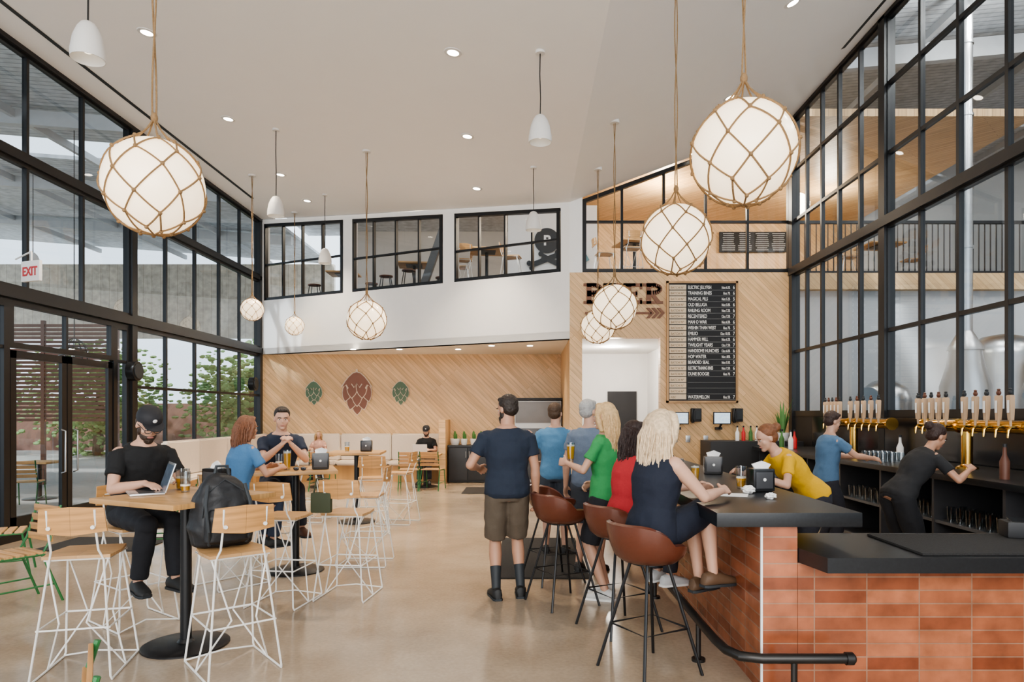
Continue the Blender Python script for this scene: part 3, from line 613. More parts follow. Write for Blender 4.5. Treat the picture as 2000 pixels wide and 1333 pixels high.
def tower(y0,y1,yc):
    r=empty('beer_tap_tower',(4.72,yc,1.056),label='polished brass pipe beer tower with tan tap handles',cat='beer tap tower')
    z=.46; b=B()
    b.lathe([(.11,0),(.11,.02),(.07,.035),(.055,.05),(.055,.40)],seg=28); b.cyl((0,y0-yc,z),(0,y1-yc,z),.065,seg=28)
    for yy in (y0-yc,y1-yc): b.cyl((0,yy-.02,z),(0,yy+.02,z),.082,seg=28)
    for yy in (-.12,.12): b.cyl((0,yy-.012,z),(0,yy+.012,z),.078,seg=28)
    obj('tower_body',b,M_brass,r)
    n=5
    for side in (0,1):
        a,c=((y0-yc)+.08,-.16) if side==0 else (.16,(y1-yc)-.08)
        for i in range(n):
            yy=a+(c-a)*i/(n-1)
            obj('faucet',B().tube([(-.06,yy,z),(-.13,yy,z),(-.155,yy,z-.03),(-.16,yy,z-.10)],[.014,.014,.014,.009]),M_brass,r)
            lean=random.uniform(-.03,.03)
            h=B().cyl((-.13,yy,z+.01),(-.13,yy+lean*.2,z+.07),.01,.014,seg=10); h.loft([[V((-.13+dx*w2,yy+lean*t+dy*w2*1.2,z+.07+t)) for dx,dy in ((1,1),(-1,1),(-1,-1),(1,-1))] for t,w2 in ((0,.017),(.12,.022),(.23,.023),(.24,.018))])
            tf=obj('tap_handle',h,M_th,r)
            obj('finial',B().ell((-.13,yy+lean*.25,z+.335),(.018,.028,.026)).ell((-.13,yy+lean*.25,z+.365),(.014,.02,.012)),M_brown if i%2 else M_dk,tf)
            obj('handle_badge',B().box((-.156,yy+lean*.1,z+.20),(.003,.03,.12)),M_paper,tf)
tower(8.85,10.6,9.87); tower(6.4,8.1,7.33)
for px in (1328,1410):
    x=gx(px,YB-.3); r=empty('order_terminal',(x,YB-.3,1.56),label='small touch screen order terminal on wall bracket',cat='computer screen')
    obj('screen',B().box((0,0,0),(.34,.03,.24),bev=.01),M_blackm,r); obj('display',B().box((0,-.018,0),(.30,.004,.20)),M_screenb,r); obj('stand',B().cyl((0,.02,-.1),(0,.2,-.2),.02),M_blackm,r); obj('bracket',B().box((0,.238,-.2),(.12,.118,.05)),M_blackm,r)
    t=empty('wall_telephone',(x+.36,YB-.08,1.62),label='black wall mounted telephone handset',cat='telephone'); obj('body',B().box((0,0,0),(.2,.12,.26),bev=.02),M_blackm,t)
    obj('handset',B().tube([(-.08,-.1,.12),(-.1,-.12,.05),(-.1,-.12,-.08),(-.08,-.1,-.14)],[.035,.02,.02,.035]),M_black,t); obj('keypad',B().box((.03,-.065,.0),(.1,.01,.16)),M_dk,t)
for x in (2.9,3.15,3.5):
    obj('wall_socket',B().box((x,YB-.008,1.15),(.09,.016,.13),bev=.004),M_steel,label='brushed steel wall socket plate on pine boards',cat='socket')
potplant((gx(1528,12.8),12.8,1.14),'snake','upright snake plant in a white pot on counter',None,.12)
obj('side_counter',B().box((4.2,12.85,.57),(1.7,.75,1.14),bev=.01),M_blackm,label='black service counter under the menu wall',cat='counter')
for i,px in enumerate((1440,1452,1466,1478,1490)):
    x=gx(px,12.75)
    r=empty('bottle',(x,12.75,1.14),label='small squeeze bottle on the service counter',cat='bottle',group='bottles on service counter')
    obj('body',B().lathe([(.035,0),(.037,.15),(.015,.2),(.013,.25)],seg=14),[M_paper,M_red,M_leaf,M_paper,M_brown][i],r); obj('cap',B().cyl((0,0,.25),(0,0,.28),.016),M_blackm,r)
for i,(x,y) in enumerate(((4.3,12.0),(4.42,11.85),(4.34,11.65),(4.5,11.5),(4.36,11.3),(4.3,6.15),(4.75,8.7))):
    r=empty('bottle',(x,y,1.056),label='sauce and syrup bottle on the back bar',cat='bottle',group='bottles on the back bar')
    obj('body',B().lathe([(.04,0),(.042,.16),(.018,.22),(.014,.29)],seg=14),[M_brown,M_paper,M_leaf,M_red,M_paper][i%5],r); obj('cap',B().cyl((0,0,.29),(0,0,.32),.018),M_blackm,r)
def dispenser(loc,rz,label='black tabletop napkin dispenser with white napkins'):
    r=empty('napkin_dispenser',loc,rz=rz,label=label,cat='napkin dispenser',group='napkin dispensers')
    obj('body',B().box((0,0,.085),(.17,.13,.17),bev=.018),mat('glossy black plastic',(0.015,.015,.016),.2),r)
    obj('face_plate',B().box((0,-.067,.085),(.13,.006,.12),bev=.002),mat('dark grey plate',(0.06,.06,.065),.3),r); obj('emblem',B().cyl((0,-.07,.09),(0,-.073,.09),.012),M_paper,r)
    b=B(); b.prism([(-.05,-.02,.165),(.05,-.02,.165),(.07,-.03,.20),(.01,-.01,.225),(-.06,.01,.20)],(0,.015,0)); obj('napkin',b,M_paper,r); return r
TT=1.071
dispenser((-2.33,5.12,TT),rad(-26)); dispenser((-2.15,7.1,TT),rad(15)); dispenser((-2.45,10.4,TT),rad(5)); dispenser((1.74,5.1,TT),rad(8)); dispenser((1.78,6.55,TT),rad(-8))
cup((-2.62,5.17,TT),fill=.55,label='pint glass half full of amber beer',h=.16,r=.042); cup((-2.52,5.03,TT),fill=.3,label='pint glass nearly empty of beer'); cup((-2.66,5.30,TT),label='empty pint glass on the wooden table')
cup((-2.47,7.02,TT),fill=.85,h=.2,r=.04,label='tall glass of pale beer on the wooden table'); cup((-2.62,7.2,TT),fill=.4,label='half empty beer glass on the wooden table')
cup((-2.72,10.3,TT),fill=.5,label='glass of beer on the far high table'); cup((1.66,5.3,TT),fill=.45,h=.17,r=.042,label='pint glass of golden beer on the bar'); cup((1.4,5.7,TT),fill=.9,h=.14,label='beer glass on the bar top'); cup((1.45,6.5,TT),fill=.7,label='beer glass on the bar top')
def crumple(loc,s,label):
    b=B(); bmesh.ops.create_icosphere(b.bm,subdivisions=3,radius=s)
    for v in b.bm.verts: v.co*=random.uniform(.7,1.15); v.co.z*=.6
    obj('crumpled_napkin',b,M_paper,loc=loc,label=label,cat='napkin',smooth=False)
crumple((1.65,4.63,TT+.02),.038,'crumpled white napkin on the bar top'); crumple((1.6,4.95,TT+.028),.05,'crumpled white napkin by the beer glass'); crumple((1.32,5.9,TT+.028),.05,'crumpled white napkin on the bar')
for i,(x,y,a) in enumerate(((1.42,4.85,70),(1.28,5.3,-20))): obj('menu_paper',B().box((0,0,0),(.2,.28,.002)),M_paper,loc=(x,y,TT+.002),rz=rad(a),label='white paper menu lying on the bar top',cat='paper')
r=empty('laptop',(-2.76,4.93,TT),rz=rad(-55),label='open silver laptop on the wooden high table',cat='laptop')
M_al=mat('silver aluminium',(0.66,0.66,0.67),.3,.8)
obj('base',B().box((0,0,.008),(.32,.22,.014),bev=.004),M_al,r); obj('keyboard',B().box((0,-.0,.016),(.27,.1,.002)),M_dk,r)
Rl=Matrix.Rotation(rad(-18),3,'X'); obj('lid',B().box((0,.145,.115),(.32,.008,.215),R=Rl,bev=.003),M_al,r); obj('display',B().box((0,.139,.113),(.30,.003,.19),R=Rl),mat('laptop display',(0.10,.13,.17),.2,emit=.12,var=.8,scale=30),r)
r=empty('laptop',(-2.4,15.4,.742),rz=rad(180),label='open laptop on the low cafe table',cat='laptop')
obj('base',B().box((0,0,.008),(.32,.22,.014)),M_al,r); obj('lid',B().box((0,.145,.115),(.32,.008,.215),R=Rl),M_paper,r)
r=empty('sunglasses',(-2.3,6.9,TT+.02),rz=rad(10),label='dark folded sunglasses on the wooden table',cat='sunglasses')
obj('lens',B().ell((-.035,0,0),(.028,.004,.02)).ell((.035,0,0),(.028,.004,.02)),M_screen,r); obj('frame',B().tube([(-.065,0,.01),(0,.002,.012),(.065,0,.01)],.003).tube([(-.065,0,.01),(-.06,.1,0)],.003).tube([(.065,0,.01),(.06,.1,0)],.003),M_brown,r)
r=empty('backpack',(-2.05,4.58,.766),rz=rad(40),label='black fabric backpack standing on the bar chair seat',cat='backpack'); r.scale=(1.16,1.04,1.04)
M_bag=mat('black nylon',(0.018,.018,.02),.5,scale=60,bump=.1)
sq=lambda w_,d_,z,yo,n:[V((w_*math.copysign(abs(math.cos(a))**.75,math.cos(a)),yo+d_*math.copysign(abs(math.sin(a))**.75,math.sin(a)),z)) for a in [2*math.pi*k/n for k in range(n)]]
b=B(); b.loft([sq(w_,d_,z,0,24) for z,w_,d_ in ((0,.12,.08),(.02,.155,.11),(.12,.172,.127),(.22,.168,.122),(.32,.15,.105),(.39,.12,.08),(.44,.075,.05),(.462,.03,.02))]); bo=obj('body',b,M_bag,r); remesh(bo,.008,1,.5,.03)
b=B(); b.loft([sq(w_,d_,z,-.12,20) for z,w_,d_ in ((.03,.1,.03),(.05,.125,.05),(.2,.12,.05),(.25,.09,.03))]); bo=obj('front_pocket',b,M_bag,r); remesh(bo,.008,1,.5,.02)
b=B(); b.tube([(-.04,0,.45),(-.03,0,.51),(.03,0,.51),(.04,0,.45)],.01)
for sx in (-1,1): b.tube([(sx*.06,.09,.42),(sx*.09,.16,.3),(sx*.1,.14,.12),(sx*.13,.08,.03)],.016); b.tube([(sx*.10,-.10,.40),(sx*.12,-.14,.28),(sx*.115,-.185,.12),(sx*.1,-.13,.03)],.010)
obj('strap',b,M_dk,r); obj('zip',B().tube([(-.13,-.10,.2),(-.115,-.10,.34),(0,-.07,.43),(.115,-.10,.34),(.13,-.10,.2)],.004),M_dk,r)
r=empty('shoulder_bag',(-1.78,6.02,.74),label='small dark olive shoulder bag hanging on chair back',cat='bag')
obj('body',B().box((-.02,-.05,.13),(.18,.07,.18),bev=.025),mat('olive canvas',(0.05,.06,.03),.7),r); obj('strap',B().tube([(-.09,-.05,.2),(-.06,-.06,.34),(.04,-.06,.34),(.06,-.05,.2)],.007),MATS['olive canvas'],r)
# ------------------------------------------------------------ people
def ik(a,t,l1,l2,pole):
    d=t-a; L=max(.08,min(d.length,l1+l2-.004)); d.normalize(); x=(l1*l1-l2*l2+L*L)/(2*L); h=math.sqrt(max(0,l1*l1-x*x))
    p=V(pole); p=p-d*p.dot(d); p.normalize(); return a+d*x+p*h, a+d*L
def ring(c,sx,fy,hw,hd,n=20): return [c+sx*(hw*math.cos(2*math.pi*k/n))+fy*(hd*math.sin(2*math.pi*k/n)) for k in range(n)]
def person(loc,yaw,H=1.8,hip=.95,lean=0,hy=(0,0),rh=(.27,.03,.80),lh=(-.27,.03,.80),rf=(.11,0,.0),lf=(-.11,0,.0),top=(.1,.1,.1),bot=(.05,.05,.06),legs='pants',sleeve=.62,
           hair=(.1,.05,.03),style='short',female=False,skin=M_skin,shoe=(.03,.03,.03),curl=30,label='',vox=.0085,glasses=False,beard=False,cap=None,ep=((.6,-.6,-.6),(-.6,-.6,-.6)),kp=(0,1,.25),z0=0,width=1.0,rdir=None,ldir=None,socks=None,head=(0,0)):
    s=H/1.8; X=V((1,0,0)); g=.9 if female else 1.0; g*=width
    def L(p): return V(p)*s
    P=L((0,hy[0],hip)); l=rad(lean); d=V((0,math.sin(l),math.cos(l))); f=V((0,math.cos(l),-math.sin(l)))
    l2=rad(lean*.55+head[1]*.35); d2=V((0,math.sin(l2),math.cos(l2)))
    T=lambda t:P+d*(t*s)
    tor=[(-.10,.12,.095),(-.03,.165,.12),(.06,.16,.115),(.17,.142,.10),(.28,.155,.112),(.38,.178,.12),(.45,.180,.11),(.50,.145,.088),(.535,.09,.072),(.56,.06,.062)]
    if female: tor=[(-.10,.125,.10),(-.03,.17,.125),(.06,.155,.112),(.17,.122,.092),(.28,.14,.115),(.36,.16,.125),(.45,.165,.10),(.50,.13,.078),(.535,.075,.062),(.56,.052,.055)]
    tor=[(t,w_*width,dd*width) for t,w_,dd in tor]
    N=T(.54); Hc=N+(d2*.16+V((0,.012,0)))*s
    sh={1:T(.465)+X*(.170*g*s),-1:T(.465)-X*(.170*g*s)}
    hp={1:P+X*(.09*s)-d*.03,-1:P-X*(.09*s)-d*.03}
    el={};wr={};kn={};an={}
    for sd,hh,po in ((1,rh,ep[0]),(-1,lh,ep[1])): el[sd],wr[sd]=ik(sh[sd],L(hh),.285*s,.26*s,po)
    for sd,ff in ((1,rf),(-1,lf)): kn[sd],an[sd]=ik(hp[sd],L(ff)+V((0,0,.085*s)),.45*s,.435*s,kp)
    RH=Matrix.Rotation(rad(head[0]),3,'Z')@Matrix.Rotation(rad(-head[1]),3,'X')
    hx,hf,hu=RH@V((1,0,0)),RH@V((0,1,0)),RH@V((0,0,1))
    HP=lambda a,c,e:Hc+(hx*a+hf*c+hu*e)*s
    b=B()
    b.loft([ring(T(t),X,f,w_*s,dd*s) for t,w_,dd in tor])
    b.tube([T(.50),N,Hc-hu*.02*s],[.062*s*g,.056*s*g,.052*s*g],seg=16)
    for sd in (1,-1):
        b.ell(sh[sd]-X*(sd*.012),(.054*s*g,.052*s,.056*s))
        S0,E,W=sh[sd],el[sd],wr[sd]
        b.tube([S0,S0.lerp(E,.4),S0.lerp(E,.85),E],[.050*s*g,.047*s*g,.038*s*g,.037*s*g],seg=14); b.ell(E,.037*s*g)
        b.tube([E,E.lerp(W,.25),E.lerp(W,.7),W],[.036*s*g,.041*s*g,.031*s*g,.025*s*g],seg=14); b.ell(W,.026*s*g)
        K,A,Hh=kn[sd],an[sd],hp[sd]
        b.ell(Hh,.088*s); b.tube([Hh,Hh.lerp(K,.4),Hh.lerp(K,.85),K],[.088*s,.080*s,.058*s,.054*s],seg=16); b.ell(K,.054*s)
        b.tube([K,K.lerp(A,.3),K.lerp(A,.7),A],[.052*s,.057*s,.041*s,.034*s],seg=16); b.ell(A,.034*s)
        fd=V((.12*sd,1,0)).normalized()
        b.ell(A+fd*.045*s-V((0,0,.060*s)),(.034*s,.10*s,.019*s),Matrix.Rotation(rad(-7*sd),3,'Z'))
        hd=(W-E).normalized()
        ov=rdir if sd==1 else ldir
        if ov: hd=V(ov[0]).normalized(); tu=V(ov[1])
        else: tu=V((-.3*sd,.9,.3)) if abs(hd.z)>.6 else V((-.7*sd,0,.7))
        tu=(tu-hd*tu.dot(hd)).normalized(); pn=tu.cross(hd) if sd==1 else hd.cross(tu)
        hs=s*1.0
        b.loft([ring(W+hd*(t*hs),tu,pn,a_*hs,c_*hs,12) for t,a_,c_ in ((-.01,.024,.02),(.02,.032,.017),(.06,.041,.015),(.09,.040,.012))])
        for i,(of,ln) in enumerate(((.030,.070),(.010,.080),(-.010,.074),(-.030,.058))):
            p=W+hd*(.082*hs)+tu*(of*hs); q=[p]; ang_=0
            for sgm,fr_ in enumerate((.42,.32,.26)):
                ang_+=rad(curl*(1.0 if sgm else .8)); dv=hd*math.cos(ang_)+pn*math.sin(ang_)+tu*(of*1.2); p=p+dv.normalized()*(ln*fr_*hs); q.append(p)
            b.tube(q,[.0098*hs,.0092*hs,.0088*hs,.0075*hs],seg=8)
        p0=W+hd*.022*hs+tu*.028*hs; p1=p0+(hd*.5+tu*.7+pn*.25).normalized()*.036*hs; p2=p1+(hd*.85+tu*.25+pn*.4).normalized()*.032*hs
        b.tube([W+hd*.01*hs+tu*.01*hs,p0,p1,p2],[.014*hs,.0135*hs,.0115*hs,.0085*hs],seg=8)
    b.ell(HP(0,-.012,.03),(.076*s,.094*s,.088*s),RH,24,16); b.ell(HP(0,.022,-.03),(.060*s,.066*s,.082*s),RH,20,14); b.ell(HP(0,.062,-.092),(.028*s,.024*s,.022*s),RH)
    b.ell(HP(0,.072,.028),(.045*s,.014*s,.010*s),RH); b.loft([[HP(-.006,.08,.02),HP(.006,.08,.02),HP(.006,.085,.02)],[HP(-.015,.08,-.028),HP(.015,.08,-.028),HP(0,.108,-.026)],[HP(-.012,.075,-.038),HP(.012,.075,-.038),HP(0,.085,-.038)]])
    for sd in (1,-1): b.ell(HP(.076*sd,-.008,-.01),(.010*s,.018*s,.030*s),RH); b.ell(HP(.045*sd,.055,-.025),(.018*s,.018*s,.022*s),RH)
    o=obj('person',b,skin,loc=(loc[0],loc[1],z0),rz=rad(yaw),label=label,cat='person'); remesh(o,vox,2,.5)
    MH=mat('hair %.2f %.2f %.2f'%hair,hair,.55,scale=45,var=.45,bump=.6)
    for sd in (1,-1):
        eo=obj('eye',B().ell(HP(.030*sd,.0745,.004),(.0125*s,.010*s,.0055*s),RH,10,8),mat('eye white',(.62,.58,.54),.3),o)
        obj('iris',B().ell(HP(.030*sd,.0830,.004),(.0058*s,.003*s,.0052*s),RH,8,6),M_dk,eo)
        obj('eyebrow',B().tube([HP(.014*sd,.089,.021),HP(.032*sd,.089,.026),HP(.05*sd,.078,.020)],.0045*s,seg=5),MH,o)
    obj('lips',B().ell(HP(0,.086,-.062),(.024*s,.008*s,.0065*s),RH),mat('lips',(.42,.17,.14),.5),o)
    if style!='none':
        h=B()
        h.ell(HP(0,-.028,.048),(.084*s,.092*s,.086*s),RH,24,16)
        if style=='short': h.ell(HP(0,-.045,.0),(.078*s,.07*s,.07*s),RH); h.ell(HP(0,.04,.095),(.055*s,.035*s,.025*s),RH)
        if style in('long','bob','big'):
            ln={'long':.30,'bob':.15,'big':.30}[style]; ww={'long':.95,'bob':.98,'big':1.45}[style]
            h.loft([[HP(0,0,0)+(hx*(a_*ww*math.cos(2*math.pi*k/20))+hf*(yo+c_*ww**.6*math.sin(2*math.pi*k/20)))*s+V((0,0,zz*s)) for k in range(20)] for zz,a_,c_,yo in ((.09,.06,.06,-.03),(.03,.088,.075,-.045),(-.05,.098,.07,-.055),(-.05-ln*.4,.10,.06,-.07),(-.05-ln*.75,.095,.045,-.085),(-.05-ln,.06,.025,-.085))])
            for sd in (1,-1): h.tube([HP(.05*sd*1.1,.03,.11),HP(.078*sd*ww**.4,.035,.03),HP(.085*sd*ww**.6,.02,-.06),HP(.085*sd*ww**.6,.0,-.14)],[.02*s,.026*s,.03*s,.02*s],seg=8)
            h.ell(HP(0,.03,.105),(.06*s,.04*s,.025*s),RH)
        if style=='bun': h.ell(HP(0,-.13,.06),.045*s); h.ell(HP(0,-.05,.0),(.078*s,.065*s,.07*s),RH)
        ho=obj('hair',h,MH,o); remesh(ho,.009,1,.4)
        if style in('long','big','bob'):
            st=B()
            for k in range(130):
                a=random.uniform(math.pi*.92,math.pi*2.08); ln={'long':.32,'bob':.16,'big':.34}[style]; ww={'long':.95,'bob':.96,'big':1.42}[style]
                x_,y_=math.cos(a),math.sin(a); pts=[HP(x_*.05,-.03+y_*.05,.115),HP(x_*.09*(ww**.3),-.03+y_*.098,.04)]
                for t in (.25,.5,.75,1.0): pts.append(HP(x_*.104*ww,-.05+y_*.087*ww**.5-.02*t,.0)+V((random.uniform(-.016,.016),random.uniform(-.012,.012),(.02-(.08+ln)*t*random.uniform(.88,1.06))*s)))
                st.tube(pts,[.003,.006,.006,.006,.005,.0012],seg=5)
            obj('hair_strand',st,MH,o).__setitem__('kind','stuff')
    if beard:
        bd=B(); bd.ell(HP(0,.036,-.075),(.060*s,.056*s,.045*s),RH); bd.ell(HP(0,.068,-.098),(.036*s,.028*s,.035*s),RH)
        for sd in (1,-1): bd.ell(HP(.058*sd,.012,-.045),(.014*s,.026*s,.04*s),RH)
        obj('beard',bd,MH,o)
    if glasses:
        gl=B()
        for sd in (1,-1): gl.tube([HP(.032*sd+.024*math.cos(a),.098,.003+.019*math.sin(a)) for a in [2*math.pi*k/14 for k in range(14)]],.0028*s,seg=5,closed=True); gl.tube([HP(.056*sd,.095,.008),HP(.08*sd,.0,.008)],.0025*s,seg=5)
        gl.tube([HP(-.009,.098,.006),HP(.009,.098,.006)],.0025*s,seg=5); obj('glasses',gl,M_dk,o)
    if cap:
        c=B(); MCp=mat('cap fabric %.2f'%cap[0],cap,.7)
        prof=[(1.0,.0),(1.0,.25),(.93,.55),(.75,.82),(.4,.97),(.02,1.0)]
        c.loft([[HP(.090*r_*math.cos(2*math.pi*k/24),-.012+.106*r_*math.sin(2*math.pi*k/24),.045+z_*.095) for k in range(24)] for r_,z_ in prof])
        obj('cap',c,MCp,o)
        vz=B(); up_=[HP(.075*math.cos(math.pi*k/10),.075+.085*math.sin(math.pi*k/10),.052-.012*math.sin(math.pi*k/10)) for k in range(11)]
        up_=[HP(.07,.05,.052)]+up_+[HP(-.07,.05,.052)]
        vz.prism(up_,hu*(.006*s)); obj('cap_visor',vz,MCp,o)
        obj('badge',B().ell(HP(0,.092,.092),(.016*s,.004*s,.016*s),RH),M_paper,o)
    k=.016*s; c=B()
    bl=-.07 if legs!='dress' else -.10
    rg=[ring(T(bl),X,f,tor[0][1]*s*1.0+k*1.6+.02*s,tor[0][2]*s+k*1.6,24)]
    for t,w_,dd in tor:
        if bl<t<.54: rg.append(ring(T(t),X,f,w_*s+k*(1.4 if t<.3 else .9),dd*s+k*(1.3 if t<.3 else .9),24))
    c.loft(rg)
    if sleeve>0:
        for sd in (1,-1):
            S0,E,W=sh[sd],el[sd],wr[sd]; c.ell(S0-X*(sd*.022*s),(.050*s*g+k*.7,.048*s+k*.7,.048*s+k*.6))
            c.tube([S0,S0.lerp(E,sleeve*.5),S0.lerp(E,sleeve)],[.049*s*g+k*.7,.047*s*g+k*.8,.044*s*g+k*1.2],seg=16)
    ct=obj('shirt' if legs!='dress' else 'dress',c,mat('fabric %.3f %.3f %.3f'%top,top,.85,scale=60,var=.08,bump=.1),o)
    c2=B(); k2=.016*s
    c2.loft([ring(T(t),X,f,w_*s+k2*.6,dd*s+k2*.6,20) for t,w_,dd in tor[:3]])
    fr_={'pants':1.93,'shorts':.95,'miniskirt':.7,'dress':.97}[legs]
    for sd in (1,-1):
        Hh,K,A=hp[sd],kn[sd],an[sd]; c2.ell(Hh,.092*s+k2*.5)
        if fr_<=1: c2.tube([Hh,Hh.lerp(K,fr_*.5),Hh.lerp(K,fr_)],[.090*s+k2,.086*s+k2*1.2,.070*s+k2*1.5],seg=20)
        else: c2.tube([Hh,Hh.lerp(K,.5),K,K.lerp(A,.4),K.lerp(A,fr_-1)],[.090*s+k2,.078*s+k2,.058*s+k2,.056*s+k2,.045*s+k2],seg=20); c2.ell(K,.058*s+k2)
    cb=obj({'pants':'trousers','shorts':'shorts','miniskirt':'shorts','dress':'skirt'}[legs],c2,mat('fabric %.3f %.3f %.3f'%bot,bot,.85,scale=60,var=.08,bump=.1),o)
    remesh(ct,.010,3,.5,.020); remesh(cb,.010,2,.5,.018)
    for sd in (1,-1):
        A=an[sd]; fd=V((.12*sd,1,0)).normalized()
        sb=B(); base=A-V((0,0,.085*s))
        pr=[(-.085,.022,.065),(-.07,.038,.095),(-.02,.045,.11),(.04,.045,.098),(.10,.052,.075),(.16,.048,.058),(.19,.025,.038)]
        sb.loft([[base+fd*(y_*s)+X*(w_*s*math.cos(a))+V((0,0,s*(h_*.5+h_*.5*math.sin(a)))) for a in [2*math.pi*q/14 for q in range(14)]] for y_,w_,h_ in pr])
        shx=obj('shoe',sb,mat('shoe %.2f %.2f %.2f'%shoe,shoe,.6),o)
        so=B(); so.loft([[base+fd*(y_*s)+X*(w_*s)+V((0,0,.0*s)),base+fd*(y_*s)-X*(w_*s),base+fd*(y_*s)-X*(w_*s)+V((0,0,.018*s)),base+fd*(y_*s)+X*(w_*s)+V((0,0,.018*s))] for y_,w_ in ((-.09,.028),(-.07,.042),(.04,.046),(.11,.053),(.17,.048),(.195,.028))]); obj('sole',so,M_paper if shoe[0]>.2 else M_dk,shx)
        if socks:
            K=kn[sd]; obj('sock',B().tube([A,A.lerp(K,.2),A.lerp(K,socks)],[.039*s,.043*s,.05*s],seg=14),M_dk,o)
    return o
person((-3.12,5.42),-127,1.82,head=(-4,34),hip=.885,lean=18,rh=(.13,.47,1.12),lh=(-.14,.45,1.12),rf=(.13,.36,.30),lf=(-.10,.46,.30),top=(.012,.012,.013),bot=(.018,.019,.024),cap=(.02,.02,.024),glasses=True,beard=True,hair=(.05,.03,.02),curl=14,
  rdir=((-.2,1,-.1),(-1,0,.1)),ldir=((.2,1,-.1),(1,0,.1)),label='man in black t-shirt, cap and glasses using a laptop',vox=.0072,width=1.05)
person((-2.83,7.75),-149,1.86,head=(-8,8),hip=.87,lean=18,rh=(.05,.44,1.27),lh=(-.05,.44,1.27),rf=(.2,.36,.3),lf=(-.16,.40,.3),top=(.02,.028,.05),bot=(.03,.03,.04),shoe=(.12,.05,.03),hair=(.03,.02,.015),curl=38,ep=((.7,0,-1),(-.7,0,-1)),
  rdir=((-.55,.2,.7),(.1,-.7,.4)),ldir=((.55,.2,.7),(-.1,-.7,.4)),label='man in navy t-shirt seated with clasped hands',vox=.0075,width=1.03)
person((-2.83,6.6),-37,1.70,head=(-20,5),hip=.91,lean=12,female=True,rh=(.16,.42,1.17),lh=(-.12,.44,1.17),rf=(.12,.36,.33),lf=(-.10,.40,.33),top=(.08,.20,.38),bot=(.03,.04,.07),hair=(.20,.085,.045),style='bob',skin=M_skin2,label='woman in blue t-shirt with auburn hair at high table',vox=.009)
person((-.18,6.12),8,1.84,head=(38,10),lean=0,rh=(.27,.04,.80),lh=(-.24,.24,1.12),rf=(.12,.02,0),lf=(-.10,-.03,0),top=(.018,.026,.045),bot=(.11,.085,.062),legs='shorts',beard=True,hair=(.03,.018,.012),style='short',skin=M_skin2,socks=.45,shoe=(.02,.02,.02),width=1.1,label='bearded man in navy t-shirt and cargo shorts, standing',vox=.008)
person((.33,8.05),-5,1.80,head=(-15,0),rh=(.26,.03,.8),lh=(-.24,.22,1.05),top=(.10,.24,.40),bot=(.06,.07,.09),legs='shorts',hair=(.08,.045,.025),style='short',label='man in blue t-shirt standing at the bar',vox=.009)
person((.64,7.1),-20,1.82,head=(-30,0),rh=(.2,.35,1.1),lh=(-.27,.03,.8),top=(.15,.19,.26),bot=(.07,.08,.10),legs='shorts',hair=(.38,.37,.36),style='short',label='grey haired man in slate t-shirt standing at bar',vox=.009)
person((.70,6.12),62,1.77,head=(5,4),female=True,lh=(-.10,.34,1.22),rh=(.22,.22,1.02),rf=(.10,.03,0),lf=(-.10,-.04,0),top=(.045,.28,.09),bot=(.02,.02,.025),legs='shorts',hair=(.58,.39,.20),style='long',curl=52,ldir=((.25,.95,.1),(.1,-.05,1)),shoe=(.6,.6,.58),label='blonde woman in green t-shirt holding a beer glass',vox=.008)
person((.74,5.26),-62,1.64,head=(-10,10),hip=.93,lean=10,female=True,rh=(.12,.50,1.24),lh=(-.14,.50,1.24),rf=(.12,.40,.33),lf=(-.08,.42,.33),top=(.42,.03,.035),bot=(.03,.03,.04),legs='pants',hair=(.03,.015,.012),style='long',shoe=(.6,.6,.6),label='dark haired woman in red t-shirt on leather stool',vox=.009)
person((.80,4.42),-62,1.74,head=(-8,10),hip=.91,lean=8,female=True,width=1.14,rh=(.16,.48,1.18),lh=(-.14,.50,1.18),rf=(.14,.42,.53),lf=(-.02,.44,.46),top=(.012,.016,.03),bot=(.012,.016,.03),legs='dress',sleeve=0,hair=(.66,.50,.33),style='big',shoe=(.12,.07,.04),label='woman with long blonde hair in navy sleeveless dress',vox=.008)
person((2.62,6.25),97,1.74,head=(0,22),lean=44,female=True,rh=(.18,.66,1.14),lh=(-.18,.64,1.14),rf=(.12,-.05,0),lf=(-.1,.08,0),top=(.66,.38,.02),bot=(.03,.03,.04),hair=(.20,.08,.035),style='bun',label='bartender in yellow t-shirt leaning over the bar',vox=.009)
person((3.45,7.9),-85,1.70,head=(0,15),lean=6,rh=(.16,.52,1.20),lh=(-.16,.50,1.20),top=(.09,.17,.28),bot=(.03,.03,.04),hair=(.04,.02,.015),style='short',label='bartender in blue t-shirt working at the taps',vox=.01)
person((3.45,6.35),-80,1.70,head=(0,30),lean=38,female=True,rh=(.2,.62,1.2),lh=(-.2,.60,1.18),top=(.02,.02,.022),bot=(.015,.015,.018),legs='shorts',hair=(.04,.02,.015),style='bun',skin=M_skin2,label='bartender in black t-shirt and shorts bending forward',vox=.01)
person((-2.4,16.35),180,1.75,head=(0,20),hip=.58,lean=10,rh=(.13,.45,.82),lh=(-.13,.45,.82),rf=(.12,.48,0),lf=(-.12,.48,0),top=(.02,.02,.022),bot=(.03,.03,.04),cap=(.02,.02,.02),beard=True,hair=(.04,.02,.015),label='man in black t-shirt and cap on the banquette',vox=.012)
person((-5.0,16.4),180,1.45,head=(20,5),hip=.72,lean=5,female=True,rh=(.13,.4,1.0),lh=(-.13,.4,1.0),rf=(.12,.42,.1),lf=(-.12,.42,.1),top=(.55,.32,.25),bot=(.05,.06,.1),hair=(.5,.32,.16),style='bob',label='child with fair hair seated on the cream banquette',vox=.012)
cup((.40,6.30,1.22),fill=.8,h=.16,r=.04,label='glass of beer held in a hand')
